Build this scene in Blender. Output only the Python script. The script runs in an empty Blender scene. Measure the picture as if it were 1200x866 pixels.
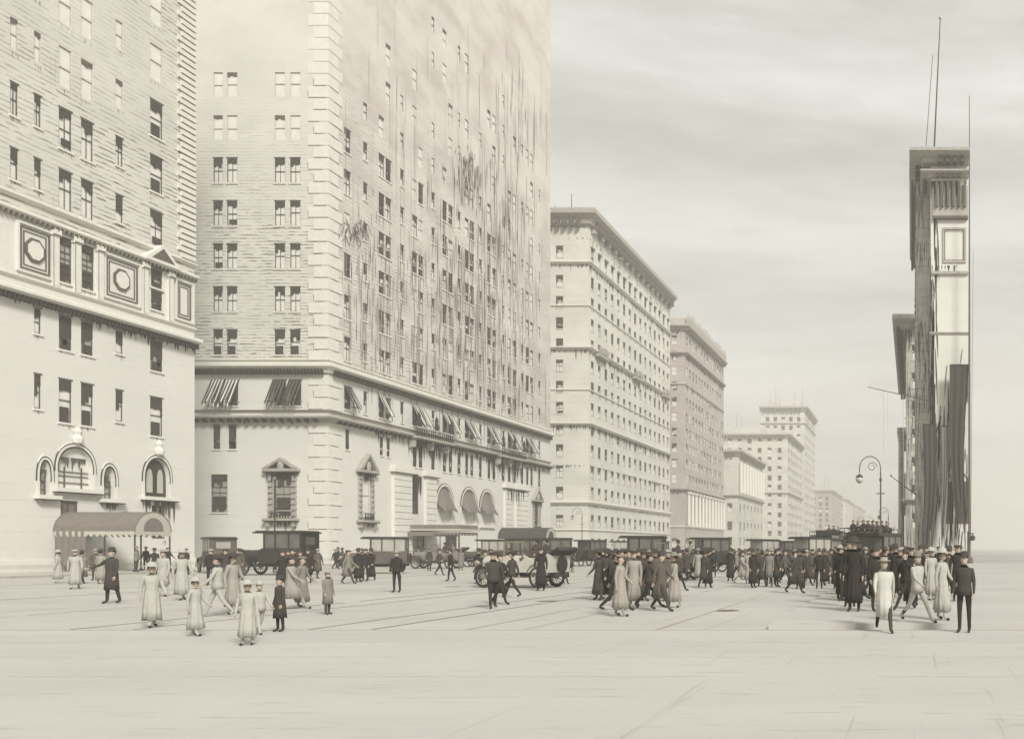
import bpy, math, random
from mathutils import Vector, Matrix
R = random.Random(11)
S = bpy.context.scene
COL = S.collection
rad = math.radians
# ------------------------------------------------------------------ measure of the place
F = 1000.0; PX0 = 1068.0; PY0 = 641.0; EYE = 1.9; XF = -61.8
def df(px, X=XF): return F * X / (px - PX0)          # depth of a point of the plane x = X
def zf(px, py, X=XF): return EYE + (PY0 - py) * df(px, X) / F
def fx(px, D): return (px - PX0) * D / F
def fz(py, D): return EYE + (PY0 - py) * D / F
# ------------------------------------------------------------------ mesh builder
class MB:
    def __init__(s): s.v = []; s.f = []; s.m = []
    def add(s, vs, fs, mi=0):
        b = len(s.v); s.v.extend([tuple(p) for p in vs])
        for f in fs: s.f.append(tuple(b + i for i in f)); s.m.append(mi)
    def quad(s, a, b, c, d, mi=0): s.add([a, b, c, d], [(0, 1, 2, 3)], mi)
    def box(s, x0, x1, y0, y1, z0, z1, mi=0):
        s.add([(x0,y0,z0),(x1,y0,z0),(x1,y1,z0),(x0,y1,z0),(x0,y0,z1),(x1,y0,z1),(x1,y1,z1),(x0,y1,z1)],
              [(0,3,2,1),(4,5,6,7),(0,1,5,4),(1,2,6,5),(2,3,7,6),(3,0,4,7)], mi)
    def prism(s, pts, y0, y1, mi=0):                    # outline in x,z pushed along y
        n = len(pts)
        s.add([(x,y0,z) for x,z in pts] + [(x,y1,z) for x,z in pts],
              [tuple(range(n)), tuple(range(2*n-1, n-1, -1))] + [(i,(i+1)%n+0,(i+1)%n+n,i+n)[::-1] for i in range(n)], mi)
    def tube(s, p, q, r0, r1=None, n=8, mi=0):
        r1 = r0 if r1 is None else r1
        p = Vector(p); q = Vector(q); d = (q-p).normalized()
        a = d.orthogonal().normalized(); b = d.cross(a)
        vs = []
        for c, r in ((p, r0), (q, r1)):
            for i in range(n):
                t = 2*math.pi*i/n; vs.append(c + (a*math.cos(t)+b*math.sin(t))*r)
        s.add(vs, [(i,(i+1)%n,(i+1)%n+n,i+n) for i in range(n)] + [tuple(range(n-1,-1,-1)), tuple(range(n,2*n))], mi)
    def path(s, pts, r, n=6, mi=0):
        for a, b in zip(pts, pts[1:]): s.tube(a, b, r, r, n, mi)
    def lathe(s, prof, c=(0,0,0), n=14, mi=0, sx=1, sy=1):  # prof: (radius, z)
        b = []
        for r, z in prof:
            for i in range(n):
                t = 2*math.pi*i/n; b.append((c[0]+r*math.cos(t)*sx, c[1]+r*math.sin(t)*sy, c[2]+z))
        fs = []
        for k in range(len(prof)-1):
            for i in range(n): fs.append((k*n+i, k*n+(i+1)%n, (k+1)*n+(i+1)%n, (k+1)*n+i))
        fs.append(tuple(range(n-1,-1,-1))); k = (len(prof)-1)*n; fs.append(tuple(range(k,k+n)))
        s.add(b, fs, mi)
    def loft(s, rings, n=14, mi=0, cap=True, fold=0):               # rings: (cx,cy,z,rx,ry)
        b = []
        for k, (cx, cy, z, rx, ry) in enumerate(rings):
            for i in range(n):
                t = 2*math.pi*i/n; g = 1 + fold*(k/len(rings))**1.5*math.sin(9*t+k*.5)
                b.append((cx+rx*g*math.cos(t), cy+ry*g*math.sin(t), z + (fold*.25*math.sin(4*t) if fold and k == len(rings)-1 else 0)))
        fs = [(k*n+i, k*n+(i+1)%n, (k+1)*n+(i+1)%n, (k+1)*n+i) for k in range(len(rings)-1) for i in range(n)]
        if cap:
            fs.append(tuple(range(n-1,-1,-1))); k = (len(rings)-1)*n; fs.append(tuple(range(k,k+n)))
        s.add(b, fs, mi)
    def mesh(s, name, mats, smooth=False):
        me = bpy.data.meshes.new(name); me.from_pydata(s.v, [], s.f)
        for m in (mats if isinstance(mats, (list, tuple)) else [mats]): me.materials.append(m)
        me.polygons.foreach_set('material_index', s.m)
        if smooth: me.polygons.foreach_set('use_smooth', [True]*len(s.f))
        me.update(); return me
    def build(s, name, mats, parent=None, loc=(0,0,0), rz=0, smooth=False):
        return link(name, s.mesh(name, mats, smooth), parent, loc, rz)
def link(name, me, parent=None, loc=(0,0,0), rz=0):
    o = bpy.data.objects.new(name, me); COL.objects.link(o)
    o.parent = parent; o.location = loc; o.rotation_euler = (0,0,rz); return o
def thing(name, label, cat, loc=(0,0,0), rz=0, group=None):
    o = link(name, None, None, loc, rz); o.empty_display_size = .5
    return tag(o, label, cat, group)
def tag(o, label, cat, group=None):
    o['label'] = label; o['category'] = cat
    if group: o['group'] = group
    return o
def struct(o): o['kind'] = 'structure'; return o
# ------------------------------------------------------------------ materials
def nodes(name):
    m = bpy.data.materials.new(name); m.use_nodes = True
    nt = m.node_tree; return m, nt, nt.nodes['Principled BSDF']
def N(nt, t, **k):
    n = nt.nodes.new(t)
    for a, b in k.items():
        if a.startswith('i_'): n.inputs[int(a[2:])].default_value = b
        else: setattr(n, a, b)
    return n
def M(nt, op, a, b=None, c=None, clamp=False):
    n = nt.nodes.new('ShaderNodeMath'); n.operation = op; n.use_clamp = clamp
    for i, x in enumerate((a, b, c)):
        if x is None: continue
        if isinstance(x, (int, float)): n.inputs[i].default_value = x
        else: nt.links.new(x, n.inputs[i])
    return n.outputs[0]
def noise(nt, vec, scale, detail=3, rough=.55):
    n = N(nt, 'ShaderNodeTexNoise'); n.inputs['Scale'].default_value = scale
    n.inputs['Detail'].default_value = detail; n.inputs['Roughness'].default_value = rough
    nt.links.new(vec, n.inputs['Vector']); return n.outputs['Fac']
def scaled(nt, vec, s, off=(0,0,0)):
    n = N(nt, 'ShaderNodeMapping'); n.inputs['Scale'].default_value = s; n.inputs['Location'].default_value = off
    nt.links.new(vec, n.inputs['Vector']); return n.outputs['Vector']
def ramp(nt, x, a, b):                                   # 0 at a, 1 at b, smooth
    n = N(nt, 'ShaderNodeMapRange'); n.interpolation_type = 'SMOOTHSTEP'
    n.inputs['From Min'].default_value = a; n.inputs['From Max'].default_value = b
    if a > b:
        n.inputs['From Min'].default_value = b; n.inputs['From Max'].default_value = a
        n.inputs['To Min'].default_value = 1; n.inputs['To Max'].default_value = 0
    nt.links.new(x, n.inputs['Value']); return n.outputs['Result']
def mix(nt, f, a, b):
    n = N(nt, 'ShaderNodeMix', data_type='RGBA')
    if isinstance(f, (int, float)): n.inputs[0].default_value = f
    else: nt.links.new(f, n.inputs[0])
    for i, x in ((6, a), (7, b)):
        if isinstance(x, tuple): n.inputs[i].default_value = (*x, 1)
        else: nt.links.new(x, n.inputs[i])
    return n.outputs[2]
INK = (.035, .028, .022)
def plain(name, col, rough=.8, var=.12, scale=3, spec=.3, metal=0):
    m, nt, p = nodes(name)
    tc = N(nt, 'ShaderNodeTexCoord').outputs['Object']
    f = noise(nt, tc, scale, 4)
    d = tuple(c*(1-var*2) for c in col); l = tuple(min(1, c*(1+var)) for c in col)
    nt.links.new(mix(nt, f, d, l), p.inputs['Base Color'])
    p.inputs['Roughness'].default_value = rough; p.inputs['Metallic'].default_value = metal
    p.inputs['Specular IOR Level'].default_value = spec
    return m
def masonry(name, base, pitch=.4, lines=.5, streak=.3, zf0=None, tint=None, seed=0, thick=.16, joints=1.1, ink=INK, soot=.25, sf=(.60,.70,.46,.66)):
    """coursed stone or brick: thin dark bed joints that come and go, rain streaks, soot"""
    m, nt, p = nodes(name)
    tc = scaled(nt, N(nt, 'ShaderNodeTexCoord').outputs['Object'], (1,1,1), (seed*13.7, 0, seed*3.1*0))
    sp = N(nt, 'ShaderNodeSeparateXYZ'); nt.links.new(tc, sp.inputs[0]); x, y, z = sp.outputs
    wob = noise(nt, scaled(nt, tc, (.25, .25, .6)), 1.3, 2)
    zz = M(nt, 'ADD', z, M(nt, 'MULTIPLY', wob, pitch*.7))
    fr = M(nt, 'FRACT', M(nt, 'DIVIDE', zz, pitch))
    tn = noise(nt, scaled(nt, tc, (.5, .5, 3)), 1.5, 3)
    th = M(nt, 'MULTIPLY', ramp(nt, tn, .38, .68), thick*2.2)
    ln = M(nt, 'LESS_THAN', fr, th)
    big = ramp(nt, noise(nt, scaled(nt, tc, (.07, .07, .11)), 1.0, 3, .6), .36, .62)
    amt = M(nt, 'MULTIPLY', M(nt, 'MULTIPLY', ln, M(nt, 'ADD', M(nt, 'MULTIPLY', big, .75), .25)), lines)
    # perpend joints
    row = M(nt, 'FLOOR', M(nt, 'DIVIDE', zz, pitch))
    xs = M(nt, 'ADD', M(nt, 'DIVIDE', M(nt, 'ADD', x, y), joints), M(nt, 'MULTIPLY', row, .47))
    pj = M(nt, 'LESS_THAN', M(nt, 'FRACT', xs), .035)
    pn = ramp(nt, noise(nt, scaled(nt, tc, (.6, .6, .9)), 1.1, 2), .55, .7)
    amt = M(nt, 'MAXIMUM', amt, M(nt, 'MULTIPLY', M(nt, 'MULTIPLY', pj, pn), lines*.5))
    # rain streaks
    sn = noise(nt, scaled(nt, tc, (3.6, 3.6, .13)), 1.6, 4, .7)
    sk = M(nt, 'MULTIPLY', ramp(nt, sn, sf[0], sf[1]), ramp(nt, noise(nt, scaled(nt, tc, (.10, .10, .08), (7,0,2)), 1.4, 2), sf[2], sf[3]))
    amt = M(nt, 'MAXIMUM', amt, M(nt, 'MULTIPLY', sk, streak))
    if zf0: amt = M(nt, 'MULTIPLY', amt, M(nt, 'ADD', M(nt, 'MULTIPLY', ramp(nt, z, zf0[1], zf0[0]), 1-zf0[2]), zf0[2]))
    g = noise(nt, scaled(nt, tc, (.12, .12, .2), (3,1,5)), 1.2, 5, .6)
    dirt = tuple(c*(1-soot) for c in (tint or base))
    col = mix(nt, ramp(nt, g, .32, .72), base, dirt)
    fine = noise(nt, tc, 5.5, 3)
    col = mix(nt, M(nt, 'MULTIPLY', fine, .16), col, tuple(c*.45 for c in base))
    col = mix(nt, amt, col, ink)
    nt.links.new(col, p.inputs['Base Color'])
    bp = N(nt, 'ShaderNodeBump'); bp.inputs['Strength'].default_value = .25; bp.inputs['Distance'].default_value = .03
    nt.links.new(M(nt, 'SUBTRACT', fine, amt), bp.inputs['Height']); nt.links.new(bp.outputs[0], p.inputs['Normal'])
    p.inputs['Roughness'].default_value = .9; p.inputs['Specular IOR Level'].default_value = .2
    return m
CREAM = (.66, .645, .60)
mt = {}
mt['base'] = masonry('pale_limestone', CREAM, 1.1, .16, .14, seed=1, thick=.025, joints=2.2, soot=.06)
mt['b1up'] = masonry('coursed_brick_pale', (.62,.605,.545), .36, .72, .30, seed=2, thick=.20, soot=.14)
mt['b2front'] = masonry('coursed_brick_hotel', (.63,.615,.555), .34, .72, .18, (34, 52, .05), seed=3, thick=.19, soot=.12)
mt['b2ave'] = masonry('sooty_brick_hotel', (.63,.612,.555), .42, .50, .70, (36, 66, .10), tint=(.55,.505,.465), seed=4, thick=.15, soot=.12)
mt['b3'] = masonry('cream_block_stone', (.65,.635,.575), 1.2, .28, .50, seed=5, thick=.05, soot=.14)
mt['b4'] = masonry('pinkish_brick', (.47,.43,.395), .8, .25, .6, sf=(.54,.66,.3,.55), seed=6, thick=.08, soot=.16)
mt['far'] = masonry('far_stone', (.60,.585,.525), 1.4, .25, .5, sf=(.57,.67,.4,.6), seed=7, thick=.08, soot=.2)
mt['fardark'] = masonry('far_dark_stone', (.42,.39,.35), 1.4, .25, .7, sf=(.54,.64,.34,.55), seed=8, thick=.08, soot=.2)
mt['right'] = masonry('right_pale_stone', (.64,.63,.575), 1.3, .10, .30, seed=9, thick=.03, joints=2.5, soot=.1)
mt['rdark'] = masonry('right_sooty_stone', (.56,.54,.485), .9, .5, .95, sf=(.50,.58,.30,.5), seed=10, thick=.12, soot=.3)
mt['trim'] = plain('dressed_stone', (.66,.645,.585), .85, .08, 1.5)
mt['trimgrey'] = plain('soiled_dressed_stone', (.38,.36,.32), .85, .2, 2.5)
mt['ink'] = plain('dark_ink', INK, .9, .2)  # ink tones shared by drawn strokes, dark trim and ironwork
mt['softink'] = plain('brown_ink', (.12,.10,.085), .9, .25)
mt['paleink'] = plain('thin_ink', (.34,.315,.27), .9, .2)
mt['frame'] = plain('dark_window_paint', (.10,.088,.075), .6, .2)
mt['framepale'] = plain('weathered_window_paint', (.47,.45,.40), .7, .2)
mt['pane'] = plain('pale_glass', (.70,.685,.63), .5, .12, 1.2, .5)
mt['panegrey'] = plain('grey_glass', (.36,.345,.305), .3, .2, 1.2, .5)
mt['panedark'] = plain('dark_glass', (.045,.04,.035), .25, .3, 1.2, .5)
mt['glassdim'] = plain('dim_glass', (.13,.12,.105), .25, .3, 1.2, .5)
mt['curtain_and_shade'] = plain('dark_cloth_and_shade', (.06,.05,.042), .95, .25, 6)  # colours the painted shade in window heads, and one banner
mt['canvasgrey'] = plain('grey_canvas', (.185,.165,.145), .9, .15, 4)
mt['canvasdark'] = plain('dark_canvas', (.06,.052,.045), .9, .2, 4)
mt['canvaspale'] = plain('pale_canvas', (.45,.43,.37), .9, .1, 4)
mt['ground'] = None
mt['black'] = plain('black_coachwork', (.028,.024,.02), .4, .3, 2, .5)
mt['brown'] = plain('brown_coachwork', (.09,.075,.06), .5, .3, 2, .5)
mt['palecar'] = plain('cream_coachwork', (.46,.44,.38), .5, .12, 2, .5)
mt['greycar'] = plain('grey_coachwork', (.20,.185,.16), .5, .2, 2, .5)
mt['tyre'] = plain('tyre_rubber', (.035,.03,.027), .9, .2)
mt['spoke'] = plain('painted_spokes', (.24,.22,.19), .7, .2)
mt['brass'] = plain('dull_brass', (.30,.26,.19), .4, .2, metal=.3)
mt['iron'] = plain('cast_iron', (.055,.048,.042), .7, .3)
mt['globe'] = plain('milk_glass', (.44,.42,.37), .3, .1, spec=.5)
def ground_mat(name, base, lines):
    m, nt, p = nodes(name)
    tc = N(nt, 'ShaderNodeTexCoord').outputs['Object']
    a = ramp(nt, noise(nt, scaled(nt, tc, (.06,.22,1)), 1, 5, .6), .3, .75)
    col = mix(nt, M(nt, 'MULTIPLY', a, .7), base, tuple(c*.80 for c in base))
    b = noise(nt, scaled(nt, tc, (.4,3.2,1)), 1.5, 4, .7)
    col = mix(nt, M(nt, 'MULTIPLY', ramp(nt, b, .56, .72), lines), col, (.22,.2,.17))
    c = noise(nt, scaled(nt, tc, (5,.12,1), (3,3,3)), 1.2, 3, .7)
    col = mix(nt, M(nt, 'MULTIPLY', ramp(nt, c, .62, .72), lines*.8), col, (.2,.18,.15))
    f = noise(nt, tc, 6, 4); col = mix(nt, M(nt, 'MULTIPLY', f, .14), col, (.2,.18,.15))
    nt.links.new(col, p.inputs['Base Color']); p.inputs['Roughness'].default_value = .9
    p.inputs['Specular IOR Level'].default_value = .2
    bp = N(nt, 'ShaderNodeBump'); bp.inputs['Strength'].default_value = .2; bp.inputs['Distance'].default_value = .02
    nt.links.new(f, bp.inputs['Height']); nt.links.new(bp.outputs[0], p.inputs['Normal'])
    return m
mt['ground'] = ground_mat('dusty_ground', (.46,.448,.40), .3)
mt['road'] = ground_mat('worn_pale_roadway', (.45,.44,.405), .55)
mt['walk'] = ground_mat('pavement_slabs', (.465,.455,.42), .4)
# ------------------------------------------------------------------ setting
def sheet(name, x0, x1, y0, y1, z, mat, thick=0):
    b = MB()
    if thick: b.box(x0, x1, y0, y1, z-thick, z)
    else: b.quad((x0,y0,z),(x1,y0,z),(x1,y1,z),(x0,y1,z))
    return struct(b.build(name, mat))
sheet('ground', -3000, 3000, -300, 6000, -.03, mt['ground'])
KL, KR = -55.0, -3.3
sheet('road', KL, KR, 19.6, 1600, 0, mt['road'])
sheet('cross_street', -400, KL, 75.8, 88.4, -.004, mt['road'])
sheet('near_pavement', -120, 45, -20, 19.3, 0.02, mt['walk'], .12)
b = MB(); b.box(-120, 45, 19.3, 19.40, -.05, .022); struct(b.build('kerb', mt['paleink']))
for a, c, nm in ((35.0, 75.6, 'pavement'), (88.6, 149, 'pavement'), (161.5, 222, 'pavement'), (231, 1500, 'pavement')):
    b = MB(); b.box(-64, KL-.2, a, c, -.05, .14); struct(b.build(nm, mt['walk']))
    b = MB(); b.box(KL-.2, KL, a, c, -.05, .13); struct(b.build('kerb', mt['trimgrey']))
b = MB(); b.box(KR+.16, 45, 19.7, 1500, -.05, .14); struct(b.build('pavement', mt['walk']))
b = MB(); b.box(KR, KR+.16, 19.7, 1500, -.05, .13); struct(b.build('kerb', mt['walk']))
# streetcar rails and the worn gutter line, flush with the roadway
for x, w in ((-19.4,.07), (-17.95,.06), (-13.9,.07), (-12.45,.06), (-32.8,.10), (-44.5,.06)):
    b = MB(); y = 19.7
    while y < 420:
        y2 = y + R.uniform(5, 15); ww = w * R.uniform(.6, 1.2)
        b.box(x-ww/2, x+ww/2, y, y2, -.01, .006); y = y2 + R.choice((0, 0, .2, .8))
    struct(b.build('rail', mt['softink']))
for x in (-26.5, -24.9, -10.2, -8.7, -6.1, -38.0):                # wheel marks worn into the roadway
    b = MB(); y = 19.7
    while y < 160:
        y2 = y + R.uniform(2, 8); ww = R.uniform(.02, .07); dx = .25*math.sin(y*.05+x)
        b.add([(x+dx-ww,y,.004),(x+dx+ww,y,.004),(x+.25*math.sin(y2*.05+x)+ww*.5,y2,.004),(x+.25*math.sin(y2*.05+x)-ww*.5,y2,.004)], [(0,1,2,3)]); y = y2 + R.choice((.3, 2, 5))
    struct(b.build('wheel_mark', mt['paleink']))
for k, y in enumerate((12.4, 14.6, 16.9)):
    b = MB(); x = -60
    while x < 30:
        x2 = x + R.uniform(1, 4); b.box(x, x2, y, y+.02, .0, .0235); x = x2 + R.choice((0,.4,2.5))
    struct(b.build('paving_joint', mt['trimgrey']))
for X_, Y_ in ((-12.8,30),(-5.5,25.5),(-22,41)):
    t = thing('manhole_cover', {-12.8:'round iron cover between the streetcar rails in mid street',-5.5:'round iron cover in the roadway near the white coated man',-22:'round iron cover out in the road before the dark figures near the cream car'}[X_], 'manhole cover', (X_, Y_, .02 if Y_ < 19 else .0))
    b = MB(); b.lathe([(.34,0),(.34,.008),(.30,.010)], n=20); b.build('lid', mt['softink'], t)
    b = MB(); b.lathe([(.40,0),(.40,.006),(.345,.006)], n=20); b.build('rim', mt['trimgrey'], t)
# ------------------------------------------------------------------ facades
def grid_wall(b, L, H, holes, rev=.22, mi=0, z0=0, u0=0):
    us = sorted({u0, L, *[h[0] for h in holes], *[h[1] for h in holes]})
    vs = sorted({z0, H, *[h[2] for h in holes], *[h[3] for h in holes]})
    us = [u for u in us if u0 <= u <= L]; vs = [v for v in vs if z0 <= v <= H]
    for i in range(len(us)-1):
        uc = (us[i]+us[i+1])/2
        hc = [h for h in holes if h[0] < uc < h[1]]
        run = None
        for j in range(len(vs)-1):
            vc = (vs[j]+vs[j+1])/2
            if any(h[2] < vc < h[3] for h in hc):
                continue
            b.quad((us[i],0,vs[j]),(us[i+1],0,vs[j]),(us[i+1],0,vs[j+1]),(us[i],0,vs[j+1]), mi)
    for a, c, d, e in [h[:4] for h in holes]:
        b.quad((a,0,d),(a,rev,d),(c,rev,d),(c,0,d), mi); b.quad((a,0,e),(c,0,e),(c,rev,e),(a,rev,e), mi)
        b.quad((a,0,d),(a,0,e),(a,rev,e),(a,rev,d), mi); b.quad((c,0,d),(c,rev,d),(c,rev,e),(c,0,e), mi)
def trim_l(b, prof, Lf, La, sg=-1, mi=0):
    """profile (out, z) swept round the corner; sg=-1: front runs to -x; +1: front runs to +x"""
    cols = []
    for o, z in prof:
        cols.append([(sg*Lf, -o, z), (-sg*o, -o, z), (-sg*o, La, z)])
    for p, q in zip(cols, cols[1:] + cols[:1]):
        for k in range(2): b.quad(p[k], p[k+1], q[k+1], q[k], mi)
    n = len(prof)
    for k in (0, 2): b.add([c[k] for c in cols], [tuple(range(n))], mi)
def cornice(b, z0, z1, out, Lf, La, sg=-1, mi=0, dent=None, dmi=1):
    h = z1 - z0
    trim_l(b, [(-.02,z0),(out*.35,z0),(out*.45,z0+h*.3),(out*.8,z0+h*.5),(out,z0+h*.6),(out,z1-h*.1),(out*.92,z1),(-.02,z1)], Lf, La, sg, mi)
    if dent:
        w, p = dent
        u = p
        while u < Lf - p:
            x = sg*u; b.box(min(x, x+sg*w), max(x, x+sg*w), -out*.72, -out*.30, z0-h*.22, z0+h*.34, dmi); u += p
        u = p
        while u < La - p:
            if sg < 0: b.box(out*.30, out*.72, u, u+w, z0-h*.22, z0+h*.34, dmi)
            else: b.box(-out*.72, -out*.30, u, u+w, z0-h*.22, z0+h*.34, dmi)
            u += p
def drip(b, u0, u1, z, n, l0, l1, w0=.05, w1=.14, y=-.012, mi=0):  # random tapered strokes of dark colour hanging from a line
    w0 *= 1.5; w1 *= 1.7
    for _ in range(n):
        u = R.uniform(u0, u1); l = R.uniform(l0, l1) * R.choice((.4, .7, 1)); w = R.uniform(w0, w1)
        yy = y - R.uniform(0, .012)
        b.add([(u-w/2, yy, z), (u+w/2, yy, z), (u+w*.4, yy, z-l*.5), (u+w*.05, yy, z-l), (u-w*.3, yy, z-l*.6)], [(0,4,3,2,1)], mi)
def stroke(b, u, z, l, w, y=-.015, slant=0, mi=0):
    """a thin tapered dark stroke"""
    b.add([(u-w*.2, y, z), (u+w*.2, y, z), (u+w/2+slant*.5, y, z-l*.45), (u+slant+w*.1, y, z-l), (u+slant-w*.1, y, z-l), (u-w/2+slant*.5, y, z-l*.5)], [(0,5,4,3,2,1)], mi)
# windows: geometry in a local frame, x along the wall, y inward, z up
WC = {}
def window_geo(w, h, style, var):
    r = random.Random(hash((round(w,2), round(h,2), var)) & 0xffff)
    fr, pa, cu = MB(), MB(), MB()
    t = .06
    if style == 'faint': t = .035
    yb = .07
    fr.box(0, t, yb-.02, yb+.03, 0, h); fr.box(w-t, w, yb-.02, yb+.03, 0, h)
    fr.box(t, w-t, yb-.02, yb+.03, 0, t); fr.box(t, w-t, yb-.02, yb+.03, h-t, h)
    zc = h*r.uniform(.46, .54)
    fr.box(t, w-t, yb-.02, yb+.03, zc-.035, zc+.035)
    if style in ('sash', 'grid'):
        fr.box(w/2-.02, w/2+.02, yb-.01, yb+.03, t, h-t)
    if style == 'grid':
        for k in range(1, 6):
            if k != 3: fr.box(t, w-t, yb-.045, yb+.02, h*k/6-.025, h*k/6+.025)
    if style != 'faint':
        fr.box(-.12, w+.12, -.10, .10, -.16, -.02, 1)
        fr.box(-.06, w+.06, -.05, .10, h+.02, h+.10, 0 if style != 'grid' else 1)
    pa.quad((t*.5,yb+.05,t*.5),(w-t*.5,yb+.05,t*.5),(w-t*.5,yb+.05,h-t*.5),(t*.5,yb+.05,h-t*.5))
    pa.box(0, w, yb+.06, yb+.10, 0, h)
    def ragged(z0, z1, amp, x0=0, x1=1, dens=7):  # dark ragged strips; the upper one stands in for lintel shade
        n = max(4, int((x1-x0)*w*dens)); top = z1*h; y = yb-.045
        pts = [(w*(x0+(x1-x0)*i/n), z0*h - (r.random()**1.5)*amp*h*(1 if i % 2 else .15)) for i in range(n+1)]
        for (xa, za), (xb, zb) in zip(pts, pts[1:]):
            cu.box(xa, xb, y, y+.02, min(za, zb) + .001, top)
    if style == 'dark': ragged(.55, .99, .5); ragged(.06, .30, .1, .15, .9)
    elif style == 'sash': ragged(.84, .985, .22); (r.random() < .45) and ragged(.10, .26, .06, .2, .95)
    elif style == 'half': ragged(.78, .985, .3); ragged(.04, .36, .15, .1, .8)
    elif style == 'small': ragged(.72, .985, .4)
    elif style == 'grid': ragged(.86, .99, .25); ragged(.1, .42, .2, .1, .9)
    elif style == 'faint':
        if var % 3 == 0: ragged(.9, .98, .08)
    return fr, pa, cu
MAT_W = {'sash': ('frame','pane'), 'half': ('frame','pane'), 'dark': ('frame','panegrey'), 'small': ('frame','pane'), 'grid': ('frame','panegrey'),
         'faint': ('framepale','pane'), 'far': ('frame','panegrey')}
def put_windows(root, specs, limit=100, sub=True):
    """specs: (loc, rz, u, z, w, h, style); the largest in the picture are objects, the rest one mesh"""
    rows = []
    for loc, rz, u, z, w, h, style in specs:
        c = Matrix.Rotation(rz, 3, 'Z') @ Vector((u + w/2, 0, z + h/2)) + Vector(loc)
        g = root.location + c
        px = PX0 + F*g.x/g.y; py = PY0 - F*(g.z-EYE)/g.y
        vis = -10 < px < 1210 and -15 < py < 900
        s = (w*h/g.y**2 * (abs(g.x)/g.y if abs(rz) > .1 else 1)) * (1 if vis else 1e-6)
        rows.append((s, loc, rz, u, z, w, h, style, c))
    rows.sort(key=lambda r: -r[0])
    rest = [MB(), MB(), MB()]
    for i, (s, loc, rz, u, z, w, h, style, c) in enumerate(rows):
        var = R.randrange(5); key = (round(w,2), round(h,2), style, var, sub)
        if key not in WC:
            fr, pa, cu = window_geo(w, h, style, var)
            fm, pm = MAT_W[style]
            if sub:
                cm = cu.mesh('curtain_and_shade', mt['curtain_and_shade'] if style != 'faint' else mt['softink']) if cu.v else None
                WC[key] = (fr, pa, cu, fr.mesh('window', [mt[fm], mt['trim']]), pa.mesh('pane', mt[pm]), cm)
            else:
                one = MB(); one.add(fr.v, []); 
                one.f = list(fr.f); one.m = list(fr.m); one.add(pa.v, pa.f, 2); one.add(cu.v, cu.f, 3)
                WC[key] = (fr, pa, cu, one.mesh('window', [mt[fm], mt['trim'], mt[pm], mt['curtain_and_shade']]), None, None)
        fr, pa, cu, m1, m2, m3 = WC[key]
        mtx = Matrix.Rotation(rz, 3, 'Z'); base = mtx @ Vector((u, 0, z)) + Vector(loc)
        if i < limit and s > 1e-10:
            o = link('window', m1, root, base, rz)
            if m2: link('pane', m2, o)
            if m3: link('curtain_and_shade', m3, o)
        else:
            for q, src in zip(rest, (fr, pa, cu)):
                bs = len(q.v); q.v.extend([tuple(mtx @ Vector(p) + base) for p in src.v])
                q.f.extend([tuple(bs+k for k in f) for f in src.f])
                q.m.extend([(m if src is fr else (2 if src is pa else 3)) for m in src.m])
    tot = MB()
    for q in rest:
        bs = len(tot.v); tot.v += q.v; tot.f += [tuple(bs+k for k in f) for f in q.f]; tot.m += q.m
    if tot.v:
        st = specs[-1][6]
        o = tot.build('window', [mt['framepale' if st == 'faint' else 'frame'], mt['trim'], mt['pane'], mt['curtain_and_shade']], root)
        o['kind'] = 'stuff'
def arch_fill(b, u0, u1, zs, zt, y0, y1, mi=0, pointed=.0, n=10):
    """the two spandrels that turn a square opening's head into an arch"""
    c = (u0+u1)/2; r = (u1-u0)/2; H = zt - zs
    for sgn in (-1, 1):
        arc = []
        for i in range(n+1):
            t = math.pi/2*i/n
            x = r*math.cos(t); z = H*math.sin(t)**(1-.35*pointed)
            arc.append((c+sgn*x, zs+z))
        corner = (c+sgn*r, zt+.001)
        for a, d in zip(arc, arc[1:]):
            b.add([(corner[0],y0,corner[1]),(a[0],y0,a[1]),(d[0],y0,d[1])], [(0,1,2) if sgn > 0 else (0,2,1)], mi)
            b.quad((a[0],y0,a[1]),(d[0],y0,d[1]),(d[0],y1,d[1]),(a[0],y1,a[1]), mi)
def arch_ring(b, u0, u1, zs, zt, wd, y0, y1, mi=0, n=16, pointed=0):
    c = (u0+u1)/2; r = (u1-u0)/2; H = zt - zs; P = []
    for k in range(n+1):
        t = math.pi*k/n; sx = math.cos(t); sz = abs(math.sin(t))**(1-.35*pointed)
        P.append(((c+r*sx, zs+H*sz), (c+(r+wd)*sx, zs+(H+wd*(1+pointed))*sz)))
    for (a, A), (d, D) in zip(P, P[1:]):
        b.quad((a[0],y0,a[1]),(A[0],y0,A[1]),(D[0],y0,D[1]),(d[0],y0,d[1]), mi)
        b.quad((A[0],y0,A[1]),(A[0],y1,A[1]),(D[0],y1,D[1]),(D[0],y0,D[1]), mi)
        b.quad((a[0],y1,a[1]),(a[0],y0,a[1]),(d[0],y0,d[1]),(d[0],y1,d[1]), mi)
def arch_plate(b, u0, u1, z0, zs, zt, y, mi=0, n=14, pointed=0):
    c = (u0+u1)/2; r = (u1-u0)/2; H = zt-zs
    pts = [(u0,y,z0),(u1,y,z0)] + [(c+r*math.cos(math.pi*k/n), y, zs+H*abs(math.sin(math.pi*k/n))**(1-.35*pointed)) for k in range(n+1)]
    b.add(pts, [tuple(range(len(pts)))], mi)
def shell(root, X0, X1, Y1, H, mat, roofmat=None):
    """rear walls and roof slab, building coordinates"""
    b = MB(); a, c = min(X0,X1), max(X0,X1)
    b.box(a, c, .5, Y1-.02, 0, H-.3); b.build('rear_wall', mat, root)
    b = MB(); b.box(a-.0, c, .45, Y1-.01, H-.3, H-.1); b.build('roof', roofmat or mt['trimgrey'], root)
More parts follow.
